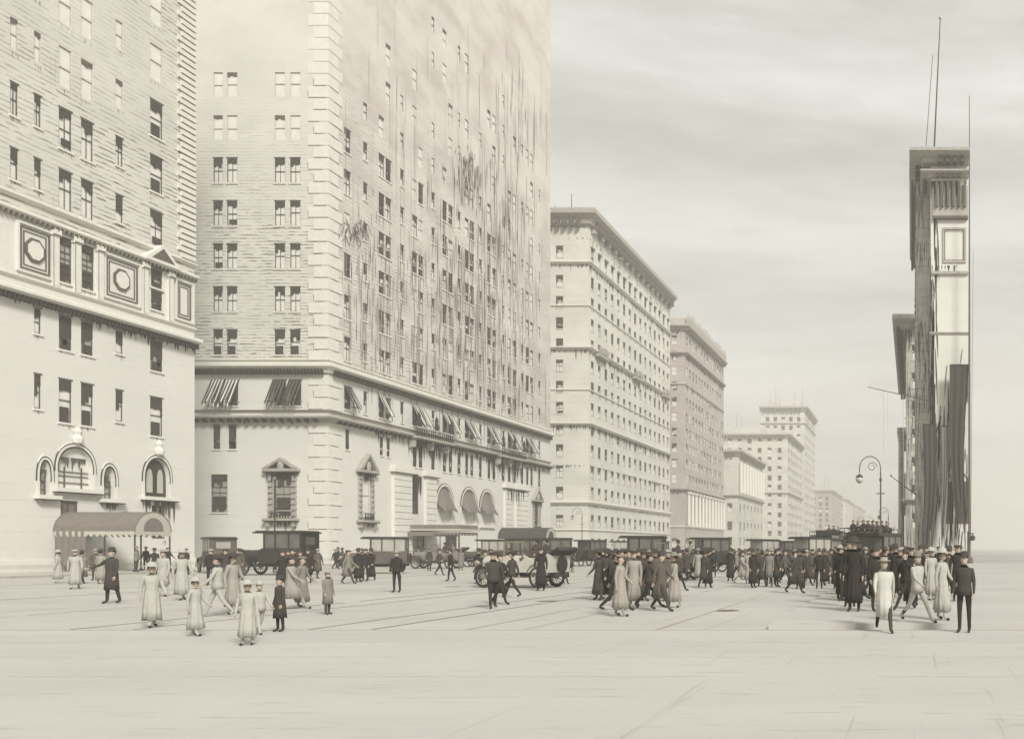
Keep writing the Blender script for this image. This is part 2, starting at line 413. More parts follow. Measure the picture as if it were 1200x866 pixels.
# ================================================================== building 1 (left edge)
D0 = 41.0; D1 = df(228); L1 = D1 - D0; H1 = 58
b1 = thing('hotel_building', 'pale hotel front with panelled upper band and pointed arches, leftmost in the picture', 'building', (XF, D0, 0))
RZ = math.pi/2
def U1(px): return df(px) - D0
def rect1(xa, xb, z0, z1): return (U1(xa), U1(xb), z0, z1)
NP = 0
cols = [(69,84,'p'), (95,109,'p'), (135.5,144,'s'), (176,190.5,'p')]
extra = [(-60,-42,'p'), (-30,-14,'p'), (12,21,'s'), (40,48,'s')]
rows1 = [(11.0,14.1,'half'), (16.3,18.75,'dark'), (26.5,29.3,'sash'), (30.9,33.8,'faint'), (35.4,38.3,'faint'), (40,42.9,'faint'), (44.6,47.4,'faint'), (49.2,52,'faint')]
holes = []; spec = []
for k, (z0, z1, st) in enumerate(rows1):
    for xa, xb, t in cols + extra:
        if t == 's' and xa < 30 and k < 2: continue
        zz0 = z0 + (.7 if t == 's' else 0)
        s2 = 'small' if t == 's' and st != 'faint' else st
        if k == 3: s2 = 'half' if xa in (176,) else 'sash'
        if k in (4,) and xa == 176: s2 = 'half'
        h = rect1(xa, xb, zz0, z1); holes.append(h)
        spec.append(((0,0,0), RZ, h[0], zz0, round(h[1]-h[0],2), round(z1-zz0,2), s2))
# band windows
for xa, xb in ((70,84),(96,110)):
    h = rect1(xa, xb, 21.2, 24.5); holes.append(h); spec.append(((0,0,0), RZ, h[0], 21.2, round(h[1]-h[0],2), 3.3, 'grid'))
for z0, z1 in ((21.3,22.8),(23.1,24.6)):
    h = rect1(177, 190, z0, z1); holes.append(h); spec.append(((0,0,0), RZ, h[0], z0, round(h[1]-h[0],2), 1.5, 'dark'))
# arches: (x0,x1, z0, spring, top)
arch1 = [(68,108,6.2,7.4,9.2,.7), (170,198,6.0,7.2,9.1,.7), (47,58,5.6,6.6,8.0,1), (122,134,5.6,6.6,8.0,1)]
for xa, xb, z0, zs, zt, pt in arch1: holes.append(rect1(xa, xb, z0, zt))
holes.append(rect1(71, 92, .14, 5.3)); holes.append(rect1(178, 194, 2.6, 5.3))
b = MB()
lo = [h for h in holes if h[3] < 25.2]; hi = [h for h in holes if h[3] > 25.2]
grid_wall(b, L1, 25.2, lo, .28, 0); b.build('wall', mt['base'], b1, (0,0,0), RZ)
b = MB(); grid_wall(b, L1, H1, hi, .28, 0, z0=25.2); b.build('upper_wall', mt['b1up'], b1, (0,0,0), RZ)
b = MB(); b.quad((0,0,0),(-24,0,0),(-24,0,H1),(0,0,H1)); b.quad((0,L1,0),(0,L1,H1),(-24,L1,H1),(-24,L1,0)); b.build('side_wall', mt['b1up'], b1)
shell(b1, -24, -.5, L1, H1, mt['b1up'])
put_windows(b1, spec)
def facecorn(root, z0, z1, out, L, rz, mats, dent=None, u0=0, name='cornice'):
    b = MB(); h = z1-z0
    pr = [(.02,z0),(-out*.35,z0),(-out*.45,z0+h*.3),(-out*.8,z0+h*.5),(-out,z0+h*.6),(-out,z1-h*.1),(-out*.92,z1),(.02,z1)]
    n = len(pr)
    b.add([(u0,y,z) for y,z in pr]+[(L,y,z) for y,z in pr], [(i,(i+1)%n,(i+1)%n+n,i+n) for i in range(n)]+[tuple(range(n-1,-1,-1)), tuple(range(n,2*n))], 0)
    if dent:
        w, p = dent; u = u0+p*.5
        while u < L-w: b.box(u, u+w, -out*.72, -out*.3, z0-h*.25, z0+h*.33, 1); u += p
    return b.build(name, mats, root, (0,0,0), rz)
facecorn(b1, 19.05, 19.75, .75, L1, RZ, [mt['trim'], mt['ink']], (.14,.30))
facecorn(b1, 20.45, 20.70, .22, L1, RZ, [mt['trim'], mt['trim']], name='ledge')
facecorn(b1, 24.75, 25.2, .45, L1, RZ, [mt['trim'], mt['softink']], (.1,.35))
facecorn(b1, 25.95, 26.25, .3, L1, RZ, [mt['trim'], mt['trim']], name='ledge')
facecorn(b1, .14, 1.0, .12, L1, RZ, [mt['trim'], mt['trim']], name='plinth')
# panelled band
b = MB()
def frame_rect(b, u0, u1, z0, z1, t, y0, y1, mi=0):
    b.box(u0, u1, y0, y1, z1-t, z1, mi); b.box(u0, u1, y0, y1, z0, z0+t, mi)
    b.box(u0, u0+t, y0, y1, z0+t, z1-t, mi); b.box(u1-t, u1, y0, y1, z0+t, z1-t, mi)
for xa, xb in ((120,164),(18,62),(204,226)):
    a, c = U1(xa), U1(xb)
    frame_rect(b, a, c, 21.0, 24.5, .16, -.16, 0, 0); frame_rect(b, a+.28, c-.28, 21.3, 24.2, .07, -.09, 0, 1)
    frame_rect(b, a+.5, c-.5, 21.55, 23.95, .05, -.06, 0, 1)
for xc in (142, 40):
    c = U1(xc)
    for rr, mi, yy in ((.72,1,-.10),(.55,0,-.16)):
        P = [(c+rr*math.cos(math.pi*k/4+.39), 22.75+rr*1.25*math.sin(math.pi*k/4+.39)) for k in range(8)]
        b.prism(P, yy, -.001, mi)
for xa in (62.5, 88, 115, 168, 198):
    a = U1(xa); b.box(a-.22, a+.22, -.24, 0, 20.7, 24.3, 0); b.box(a-.22, a-.18, -.25, -.241, 20.7, 24.3, 1)
    b.box(a-.32, a+.32, -.32, 0, 24.3, 24.75, 0); b.box(a-.30, a+.30, -.33, -.321, 24.3, 24.4, 1)
b.build('band_panel', [mt['trim'], mt['softink']], b1, (0,0,0), RZ)
b = MB(); a, c = U1(163), U1(203); m_ = (a+c)/2
b.prism([(a,25.2),(c,25.2),(m_,26.6)], -.6, .0, 0); b.prism([(a+.5,25.28),(c-.5,25.28),(m_,26.3)], -.61, -.601, 1)
b.box(a, c, -.7, 0, 25.0, 25.2, 0)
b.build('pediment', [mt['trim'], mt['softink']], b1, (0,0,0), RZ)
b = MB(); z = 26.4; k = 0
while z < H1-.4:
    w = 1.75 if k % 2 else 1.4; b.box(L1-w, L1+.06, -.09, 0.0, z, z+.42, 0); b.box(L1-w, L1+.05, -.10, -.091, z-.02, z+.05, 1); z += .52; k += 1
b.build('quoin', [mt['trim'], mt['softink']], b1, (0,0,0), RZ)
for xa, xb, z0, zs, zt, pt in arch1:
    b = MB(); u0, u1 = U1(xa), U1(xb)
    arch_fill(b, u0, u1, zs, zt, 0, .28, 0, pt)
    arch_ring(b, u0, u1, zs, zt, .26, -.06, 0, 0, pointed=pt); arch_ring(b, u0-.02, u1+.02, zs, zt, .07, -.08, -.05, 1, pointed=pt); arch_ring(b, u0-.26, u1+.26, zs, zt+.3, .04, -.07, 0, 1, pointed=pt)
    b.box(u0-.5, u1+.5, -.45, 0, z0-.28, z0, 0); b.box(u0-.5, u1+.5, -.46, -.2, z0-.36, z0-.28, 1)
    b.box(u0-.26, u0-.06, -.06, 0, z0, zs, 0); b.box(u1+.06, u1+.26, -.06, 0, z0, zs, 0)
    if xb-xa > 15:
        c = (u0+u1)/2; b.lathe([(.05,0),(.3,.15),(.36,.45),(.2,.75),(.28,1.0),(.05,1.35)], (c,-.15,zt+.25), 8, 0)
    b.build('arch_surround', [mt['trim'], mt['ink']], b1, (0,0,0), RZ)
for i, (xa, xb, z0, zs, zt, pt) in enumerate(arch1):
    u0, u1 = U1(xa), U1(xb); b = MB(); arch_plate(b, u0, u1, z0, zs, zt, .26, 0, pointed=pt)
    dark = i in (1,); w = b.build('arched_window', mt['panedark' if dark else 'panegrey' if i > 1 else 'pane'], b1, (0,0,0), RZ)
    b = MB(); c = (u0+u1)/2; q = (u1-u0)
    if dark:
        for cc in (c-q*.22, c+q*.22): arch_plate(b, cc-q*.13, cc+q*.13, z0+.35, zs+.1, zt-.8, .20, 0, pointed=.8)
        w2 = b.build('curtain_and_shade', mt['canvaspale'], w)
    else:
        for cc in (c-q*.25, c+q*.25): b.box(cc-.03, cc+.03, .16, .22, z0, zs+.4)
        for zz in (z0+.4, z0+.9, zs): b.box(u0+.1, u1-.1, .17, .21, zz, zz+.06)
        drip(b, u0+q*.15, u1-q*.15, zs+.6*(zt-zs), int(10*q), .3, 1.2, .06, .16, .15)
        b.build('frame', mt['frame'], w)
for xa, xb, z0, z1, mm in ((71,92,.14,5.3,'canvasgrey'), (178,194,2.6,5.3,'panedark')):
    u0, u1 = U1(xa), U1(xb); b = MB(); b.box(u0, u1, .2, .28, z0, z1); d = b.build('door' if z0 < 1 else 'window', mt[mm], b1, (0,0,0), RZ)
    b = MB(); frame_rect(b, u0-.02, u1+.02, z0, z1, .12, .1, .19); b.box((u0+u1)/2-.04, (u0+u1)/2+.04, .12, .19, z0, z1-.1)
    b.build('frame', mt['frame'], d)
b = MB(); u0, u1 = U1(178), U1(194); b.prism([(u0+.35,3.3),(u0+1.0,3.3),(u0+.8,4.7),(u0+.55,4.7)], .13, .18); b.build('curtain_and_shade', mt['canvaspale'], b1, (0,0,0), RZ)
b = MB()
drip(b, 0, L1, 19.02, 90, .1, .5, .04, .1); drip(b, U1(95), L1, 19.02, 60, .1, .9, .05, .12)
for h in holes: drip(b, h[0], h[1], h[2]-.16, 4, .1, .5, .015, .03, -.03)
drip(b, U1(166), U1(204), 5.7, 30, .3, 2.2, .05, .16, -.02); drip(b, U1(118), U1(138), 5.3, 14, .2, 1.6, .04, .1, -.02)
b.build('ink_stroke', mt['softink'], b1, (0,0,0), RZ)
# --- barrel canopy on posts before it
def canopy(label, D, Xa, Xb, half, z0, zr, mat, post=True, drop=None, group='entrance canopies over the left pavement', flat=False):
    c = thing('entrance_canopy', label, 'canopy', (Xa, D, .14), 0, group)
    L = Xb - Xa; b = MB(); n = 12
    if not flat:
        P = [(half*math.cos(math.pi*k/n), z0+(zr-z0)*math.sin(math.pi*k/n)) for k in range(n+1)]
        for (y, z), (y2, z2) in zip(P, P[1:]):
            b.quad((0,y,z),(L,y,z),(L,y2,z2),(0,y2,z2)); b.quad((0,y*.98,z-.04),(0,y2*.98,z2-.04),(L,y2*.98,z2-.04),(L,y*.98,z-.04))
        for x in (0, L*.66, L):
            for (y, z), (y2, z2) in zip(P, P[1:]): b.tube((x,y,z),(x,y2,z2),.05,.05,5)
        b.build('cover', mat, c)
        b = MB(); b.add([(L+.01,y,z) for y, z in P], [tuple(range(n+1))]); b.build('end_panel', mt['canvaspale'], c)
        b = MB(); arch_plate(b, -half*.55, half*.55, z0+.02, z0+.1, z0+(zr-z0)*.7, 0); b.build('emblem', mat, c, (L+.03,0,0), math.pi/2)
    else:
        b.box(0, L, -half, half, zr-.5, zr); b.build('cover', mat, c)
        b = MB(); b.box(0, L+.25, -half-.2, half+.2, zr-.72, zr-.5); b.build('fascia', mt['canvaspale'], c)
        b = MB(); b.box(0, L*.55, -half-.6, half+.6, zr-1.35, zr-.85); b.build('lower_cover', mat, c)
    b = MB(); m = 14
    for y in (-half, half):
        for k in range(m):
            xa, xb = L*k/m, L*(k+1)/m
            b.add([(xa,y*1.01,z0),(xb,y*1.01,z0),(xb,y*1.01,z0-.22),((xa+xb)/2,y*1.01,z0-.42),(xa,y*1.01,z0-.22)], [(0,1,2,3,4)])
    for k in range(6):
        ya, yb = -half+2*half*k/6, -half+2*half*(k+1)/6
        b.add([(L+.02,ya,z0),(L+.02,yb,z0),(L+.02,yb,z0-.22),(L+.02,(ya+yb)/2,z0-.42),(L+.02,ya,z0-.22)], [(0,1,2,3,4)])
    b.build('valance', mt['canvaspale'] if not flat else mat, c)
    if post:
        for x in (L*.62, L-.05):
            for y in (-half+.05, half-.05):
                b = MB(); b.tube((x,y,0),(x,y,z0),.05); b.lathe([(.12,0),(.12,.1),(.05,.2)], (x,y,0), 8); b.build('post', mt['iron'], c)
    if drop:
        b = MB(); xa, xb = drop; n = 10
        for k in range(n):
            x0_, x1_ = xa+(xb-xa)*k/n, xa+(xb-xa)*(k+1)/n
            b.quad((x0_,-half-.03*(k%2),.3+.25*(k%3)),(x1_,-half-.03*((k+1)%2),.3+.25*((k+1)%3)),(x1_,-half-.03*((k+1)%2),z0),(x0_,-half-.03*(k%2),z0))
        b.build('side_curtain', mat, c)
    return c
canopy('grey brown barrel canopy with scalloped edge over the hotel door at far left', df(86), XF+.05, -55.9, 1.5, 2.9, 4.35, mt['canvasgrey'], drop=(.1, 2.3))
canopy('flat two tier grey marquee over the pavement below the three arches', df(483)+1.2, XF+.05, -55.4, 2.2, 3.6, 4.5, mt['canvasgrey'], flat=True)
canopy('dark barrel canopy behind the cream touring car at the end of the hotel', df(590), XF+.05, -54.6, 1.8, 3.0, 4.7, mt['canvasdark'], drop=(4.6, 7.0))
# ================================================================== building 2 (large hotel)
D0 = df(385); D1 = df(645); La = D1-D0; Lf = 30.0; H2 = 112
b2 = thing('grand_hotel', 'towering hotel with quoined corner, striped window awnings and double ledge, filling the centre left', 'building', (XF, D0, 0))
def U2(px): return df(px) - D0
def V2(px): return fx(px, D0) - XF + Lf               # along the front, 0 at its hidden left end
hf, ha, sp = [], [], []
FL = (-Lf, 0, 0)
def wf(xa, xb, z0, z1, st): 
    u0, u1 = V2(xa), V2(xb); hf.append((u0,u1,z0,z1)); sp.append((FL, 0, u0, z0, round(u1-u0,2), round(z1-z0,2), st))
def wa(u0, w, z0, z1, st):
    ha.append((u0,u0+w,z0,z1)); sp.append(((0,0,0), RZ, u0, z0, w, round(z1-z0,2), st))
rows2 = [22.3 + 4.55*k for k in range(19)]
colA = [('s',93.6-D0)]
c0 = 96.6 - D0
acols = []
for px, t in ((407,'w'),(428,'s'),(447,'w'),(455,'w'),(471,'s'),(486,'w'),(493,'w'),(507.5,'s'),(521,'w'),(528,'w'),(538,'s'),(547,'w'),(553,'w'),(563,'s'),(573,'w'),(579,'w'),(590,'s'),(597,'w'),(603,'w'),(612,'s'),(618,'w'),(623,'w'),(632,'s')):
    acols.append((U2(px), t))
for k, z in enumerate(rows2):
    if z > H2-4: break
    for xa, xb in ((250,261),(266,278),(322,334),(340,352)):
        if k > 6: continue
        wf(xa, xb, z, z+2.6, ('half' if k in (0,) else 'sash') if k < 5 else 'faint')
    for u, t in acols:
        w = 1.0 if t == 'w' else .65
        st = ('sash' if k < 6 else 'faint') if t == 'w' else ('small' if k < 6 else 'faint')
        if k < 6 and t == 'w': st = R.choice(('sash','sash','half','dark','faint'))
        if k >= 3 and u > 36: st = 'faint'
        if k >= 6 and R.random() < .3+.12*(k-6): continue
        wa(u-w/2, w, z+(0 if t == 'w' else .6), z+2.5, st)
# row behind the awnings and the small dark row
for xa, xb in ((250,262),(266,279),(322,335),(340,353)): wf(xa, xb, 16.9, 19.6, 'dark')
for u, t in acols: wa(u-(.5 if t == 'w' else .3), 1.0 if t == 'w' else .6, 17.0, 19.4, 'small' if t == 's' else 'dark')
for xa, xb in ((250,258),(268,277)): wf(xa, xb, 12.3, 14.8, 'dark')
for u, t in acols:
    if u < 14: (t == 'w') and wa(u-.3, .6, 12.6, 14.7, 'dark')
    else: wa(u-.4, .8, 11.9, 14.7, 'dark')
wf(247.5, 266.5, 5.6, 9.6, 'grid'); wf(322, 342, 5.2, 9.9, 'grid')
uN = U2(428); wa(uN-.75, 1.5, 5.2, 10.3, 'faint'); uN2 = U2(628); wa(uN2-.8, 1.6, 4.8, 9.4, 'dark')
arch2 = [(U2(512), U2(529), 5.0, 7.6, 9.9), (U2(541), U2(557), 5.0, 7.6, 9.9), (U2(563), U2(577), 5.0, 7.6, 9.9)]
for a in arch2: ha.append((a[0], a[1], a[2], a[4]))
ha.append((U2(483), U2(491), 6.0, 11.0)); ha.append((U2(484), U2(498), .14, 3.6)); ha.append((U2(522), U2(536), .14, 3.4)); ha.append((U2(590), U2(598), 5.5, 10.3)); ha.append((U2(588), U2(606), .14, 3.4))
for zlo, zhi, key, nm in ((0, 21.0, 'base', 'wall'), (21.0, H2, None, 'upper_wall')):
    b = MB(); grid_wall(b, Lf, zhi, [h for h in hf if zlo < h[3] <= zhi+.01], .28, z0=zlo); b.build(nm, mt[key or 'b2front'], b2, FL, 0)
    b = MB(); grid_wall(b, La, zhi, [h for h in ha if zlo < h[3] <= zhi+.01], .28, z0=zlo); b.build(nm, mt[key or 'b2ave'], b2, (0,0,0), RZ)
b = MB(); b.quad((-Lf,0,0),(-Lf,La,0),(-Lf,La,H2),(-Lf,0,H2)); b.quad((-Lf,La,0),(0,La,0),(0,La,H2),(-Lf,La,H2)); b.build('side_wall', mt['b2ave'], b2)
shell(b2, -Lf+.02, -.5, La, H2, mt['b2ave'])
put_windows(b2, sp)
def corn(root, z0, z1, out, Lf, La, mats, dent=None, sg=-1, name='cornice'):
    b = MB(); cornice(b, z0, z1, out, Lf, La, sg, 0, dent); return b.build(name, mats, root)
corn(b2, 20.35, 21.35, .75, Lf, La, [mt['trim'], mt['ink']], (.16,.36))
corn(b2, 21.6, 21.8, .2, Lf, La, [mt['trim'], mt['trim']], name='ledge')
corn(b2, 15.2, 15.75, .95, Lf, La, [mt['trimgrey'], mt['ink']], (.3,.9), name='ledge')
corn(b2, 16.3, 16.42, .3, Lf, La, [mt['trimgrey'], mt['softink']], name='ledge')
corn(b2, .14, 1.1, .15, Lf, La, [mt['trim'], mt['trim']], name='plinth')
b = MB()
z = 1.3; k = 0
while z < H2-1.3:
    if not (20.0 < z+.5 < 21.9 or 14.9 < z+.5 < 16.6):
        w = 1.55 if k % 2 else 2.15
        zt = 1.12; pr = .035
        b.box(-w, pr, -pr, 0, z, z+zt, 0); b.box(0, pr, 0, w, z, z+zt, 0)
        if z < 52:
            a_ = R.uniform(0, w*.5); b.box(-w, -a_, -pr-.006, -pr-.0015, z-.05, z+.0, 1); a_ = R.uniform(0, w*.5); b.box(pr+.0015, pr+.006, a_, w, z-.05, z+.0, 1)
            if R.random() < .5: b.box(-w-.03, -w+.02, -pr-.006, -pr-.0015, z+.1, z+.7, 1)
    z += 1.27; k += 1
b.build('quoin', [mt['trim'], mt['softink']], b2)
def pediment_window(root, loc, rz, u0, u1, z0, z1, rise, hood=True):
    b = MB(); t = .5
    b.box(u0-t, u0-.03, -.18, 0, z0-.2, z1); b.box(u1+.03, u1+t, -.18, 0, z0-.2, z1)
    z = z0
    while z < z1-.4: b.box(u0-t-.06, u0-.06, -.26, -.01, z, z+.32); b.box(u1+.06, u1+t+.06, -.26, -.01, z, z+.32); b.box(u0-t, u0-.1, -.27, -.262, z-.05, z, 1); b.box(u1+.1, u1+t, -.27, -.262, z-.05, z, 1); z += .62
    a, c = u0-t-.45, u1+t+.45; m_ = (a+c)/2
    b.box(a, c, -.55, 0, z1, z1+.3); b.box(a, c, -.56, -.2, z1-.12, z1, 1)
    b.prism([(a,z1+.3),(m_,z1+.3+rise),(m_,z1+.02+rise),(a+.5,z1+.3)], -.6, 0); b.prism([(c,z1+.3),(c-.5,z1+.3),(m_,z1+.02+rise),(m_,z1+.3+rise)], -.6, 0)
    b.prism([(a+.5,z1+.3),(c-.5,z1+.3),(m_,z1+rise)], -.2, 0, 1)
    b.lathe([(.05,0),(.3,.2),(.36,.6),(.3,.95),(.05,1.2)], (m_,-.42,z1+.1), 9, 0, 1, .5)
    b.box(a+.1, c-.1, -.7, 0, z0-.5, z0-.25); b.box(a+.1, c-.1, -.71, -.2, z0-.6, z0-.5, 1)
    for x in (a+.35, c-.65): b.box(x, x+.3, -.5, 0, z0-1.1, z0-.6)
    n = int((u1-u0)/.28)
    for k in range(n+1): x = u0+(u1-u0)*k/n; b.lathe([(.05,0),(.09,.2),(.04,.5),(.07,.75)], (x,-.5,z0-.25), 6, 1)
    b.box(u0-.3, u1+.3, -.58, -.42, z0+.5, z0+.6)
    drip(b, u0, u1, z1, 16, .3, 1.6, .08, .2, .05, 1)  # dark strokes at the window head stand in for lintel shade
    drip(b, a+.2, c-.2, z1-.1, 26, .2, 1.5, .06, .14, -.29, 1); drip(b, a+.3, c-.3, z0-.55, 18, .2, 1.1, .06, .14, -.3, 1)
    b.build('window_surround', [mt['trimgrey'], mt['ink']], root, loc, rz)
pediment_window(b2, FL, 0, V2(322), V2(342), 5.2, 9.9, 1.15)
pediment_window(b2, (0,0,0), RZ, uN-.75, uN+.75, 5.2, 10.3, 1.9)
pediment_window(b2, (0,0,0), RZ, uN2-.8, uN2+.8, 4.8, 9.4, 1.9)
for xa, xb in ((459,480),(497,509),(590,598),(603,616)):
    b = MB(); u0, u1 = U2(xa), U2(xb); b.box(u0, u1, -.35, 0, .14, 10.9); b.box(u0-.35, u1+.35, -.6, 0, 10.9, 11.35); b.box(u0-.2, u1+.2, -.5, 0, 11.35, 11.7); b.box(u0-.35, u1+.35, -.61, -.2, 10.8, 10.9, 1)
    z = 1.4
    while z < 10.6: b.box(u0+.02, u1-.02, -.362, -.35, z, z+.05, 1); z += .78
    b.build('pilaster', [mt['trim'], mt['softink']], b2, (0,0,0), RZ)
for u0, u1, z0, zs, zt in arch2:
    b = MB(); arch_fill(b, u0, u1, zs, zt, 0, .28); arch_ring(b, u0, u1, zs, zt, .35, -.12, 0, 0); arch_ring(b, u0-.02, u1+.02, zs, zt, .07, -.15, -.11, 1)
    arch_ring(b, u0-.36, u1+.36, zs, zt+.36, .07, -.14, -.0, 1)
    b.box(u0-.4, u1+.4, -.3, 0, z0-.3, z0)
    b.build('arch_surround', [mt['trim'], mt['softink']], b2, (0,0,0), RZ)
for u0, u1, z0, zs, zt in arch2:
    b = MB(); arch_plate(b, u0, u1, z0, zs, zt, .26); w = b.build('arched_window', mt['pane'], b2, (0,0,0), RZ)
    b = MB(); c = (u0+u1)/2; r = (u1-u0)/2
    n = 8
    for k in range(n):                                          # fabric hood in the head of the arch
        t0, t1 = math.pi*k/n, math.pi*(k+1)/n
        p0 = (c+r*.96*math.cos(t0), .1, zs+(zt-zs)*.97*math.sin(t0)); p1 = (c+r*.96*math.cos(t1), .1, zs+(zt-zs)*.97*math.sin(t1))
        q0 = (c+r*.9*math.cos(t0), -1.0, zs-1.0+.4*math.sin(t0)); q1 = (c+r*.9*math.cos(t1), -1.0, zs-1.0+.4*math.sin(t1))
        b.quad(p0, p1, q1, q0)
        b.quad((q0[0],-1.0,q0[2]),(q1[0],-1.0,q1[2]),(q1[0],-1.0,q1[2]-.3),(q0[0],-1.0,q0[2]-.3+.12*(k%2)))
    b.build('awning', mt['canvasgrey'], w)
for (xa, xb, z0, z1, mm) in ((483,491,6.0,11.0,'panedark'),(484,498,.14,3.6,'panegrey'),(522,536,.14,3.4,'panedark'),(590,598,5.5,10.3,'panegrey'),(588,606,.14,3.4,'panedark')):
    u0, u1 = U2(xa), U2(xb); b = MB(); b.box(u0, u1, .2, .28, z0, z1); d = b.build('door' if z0 < 1 else 'window', mt[mm], b2, (0,0,0), RZ)
    b = MB(); frame_rect(b, u0, u1, z0, z1, .12, .1, .19); b.box((u0+u1)/2-.05, (u0+u1)/2+.05, .12, .19, z0, z1-.1)
    for zz in (z0+(z1-z0)*.5, z0+(z1-z0)*.75): b.box(u0, u1, .12, .18, zz, zz+.08)
    b.build('frame', mt['frame'], d)
# striped awnings
def awning(root, loc, rz, u0, w, ztop, drop, out, strength):
    b = MB(); n = max(5, int(w/.16))
    for k in range(n):
        a, c = u0+w*k/n, u0+w*(k+1)/n; sk = -.12
        l = drop*(1 + .12*math.sin(k*1.9))
        b.add([(a,-.04,ztop),(c,-.04,ztop),(c+sk,-out*.6,ztop-l*.6),(c+sk*1.6,-out,ztop-l),(a+sk*1.6,-out,ztop-l),(a+sk,-out*.6,ztop-l*.6)], [(0,5,2,1),(5,4,3,2)], k % 2)
        b.add([(a+sk*1.6,-out,ztop-l),(c+sk*1.6,-out,ztop-l),((a+c)/2+sk*1.6,-out,ztop-l-.28)], [(0,2,1)], k % 2)
    b.tube((u0-.2,-out,ztop-drop*.97),(u0+w-.2,-out,ztop-drop*.97),.03,.03,5,0)
    for x in (u0, u0+w): b.tube((x,-.03,ztop-drop*.9),(x-.2,-out,ztop-drop*.97),.025,.025,5,0)
    ms = {2:('ink','softink'), 1:('canvasdark','trim'), 0:('softink','trim')}[strength]
    b.build('awning', [mt[ms[0]], mt[ms[1]]], root, loc, rz)
awning(b2, FL, 0, V2(248), 1.5, 19.7, 2.7, 1.1, 1); awning(b2, FL, 0, V2(264), 1.55, 19.7, 2.7, 1.1, 1)
awning(b2, FL, 0, V2(320), 1.5, 19.7, 2.6, 1.0, 2); awning(b2, FL, 0, V2(339), 1.4, 19.7, 2.6, 1.0, 2)
for i, (u, t) in enumerate(acols):
    if t == 'w' and i not in (3,): awning(b2, (0,0,0), RZ, u-.6, 1.25, 19.55, 2.5, 1.3, 2 if i < 4 and i != 2 else (1 if i % 3 else 0))
# balcony, brackets and figures on the double ledge over the door
b = MB()
for xa, xb in ((476,520),(578,606)):
    u0, u1 = U2(xa), U2(xb); b.box(u0, u1, -1.5, -.0, 15.3, 15.55)
    u = u0
    while u < u1: b.lathe([(.06,0),(.12,.3),(.05,.7),(.1,1.0)], (u,-1.4,15.55), 6, 1); u += .5
    b.box(u0, u1, -1.5, -1.3, 16.5, 16.7)
    for u in (u0+.3, (u0+u1)/2, u1-.6):
        b.prism([(u,15.2),(u+.4,15.2),(u+.3,14.5),(u+.1,14.2)], -.9, -.1, 0)
        b.lathe([(.2,0),(.3,.4),(.16,1.0),(.22,1.3),(.05,1.8)], (u+.2,-1.3,16.7), 7, 1)
b.build('balcony', [mt['trimgrey'], mt['ink']], b2, (0,0,0), RZ)
# dark strokes below the ledges and over the upper walls
b, c_ = MB(), MB()
drip(b, 0, Lf, 15.18, 30, .1, .5, .05, .1); b.build('ink_stroke', mt['softink'], b2, FL, 0)
b = MB()
drip(b, U2(478), U2(525), 15.2, 75, .5, 3.6, .06, .22); drip(b, U2(575), U2(612), 15.2, 60, .5, 4.2, .06, .25); drip(b, 8, La, 15.2, 170, .2, 1.6, .07, .2)
drip(b, U2(586), U2(612), 10.8, 26, .4, 3.4, .06, .2, -.36); drip(b, U2(481), U2(493), 10.8, 26, .5, 4, .08, .22, -.04)
b.build('ink_stroke', mt['ink'], b2, (0,0,0), RZ)
def cluster(b, px, py, spx, spy, n, l0, l1, w=.08, mi=0, slant=.0):
    for _ in range(n):
        x = R.gauss(px, spx); y = R.gauss(py, spy)
        if not 396 < x < 641: continue
        u = U2(x); z = zf(x, y); l = R.uniform(l0, l1)
        stroke(b, u, z, l, w*R.uniform(.5,1.3), -.02-R.random()*.03, R.uniform(-slant, slant), mi)
b = MB()
cluster(b, 550, 205, 11, 15, 95, .6, 3.2, .16); cluster(b, 548, 190, 5, 8, 30, .5, 1.8, .2)
cluster(b, 592, 262, 14, 25, 60, 1.5, 8, .12); cluster(b, 470, 330, 38, 45, 60, .8, 5, .09)
cluster(b, 545, 330, 25, 55, 130, 1, 6, .12); cluster(b, 590, 400, 25, 50, 90, 1, 6, .12)
cluster(b, 430, 300, 18, 30, 45, .6, 3, .09); cluster(b, 605, 120, 22, 40, 45, 2, 12, .10); cluster(b, 560, 450, 40, 22, 60, .8, 3, .09)
cluster(b, 417, 268, 7, 8, 60, .5, 1.5, .12, slant=1.2)
b.build('ink_stroke', mt['softink'], b2, (0,0,0), RZ)
b = MB(); cluster(b, 480, 120, 60, 60, 50, 4, 20, .08); cluster(b, 590, 300, 30, 90, 120, 2, 10, .22); cluster(b, 530, 380, 50, 50, 160, 1, 7, .25); cluster(b, 440, 350, 25, 40, 60, 1, 5, .2)
b.build('ink_stroke', mt['paleink'], b2, (0,0,0), RZ)
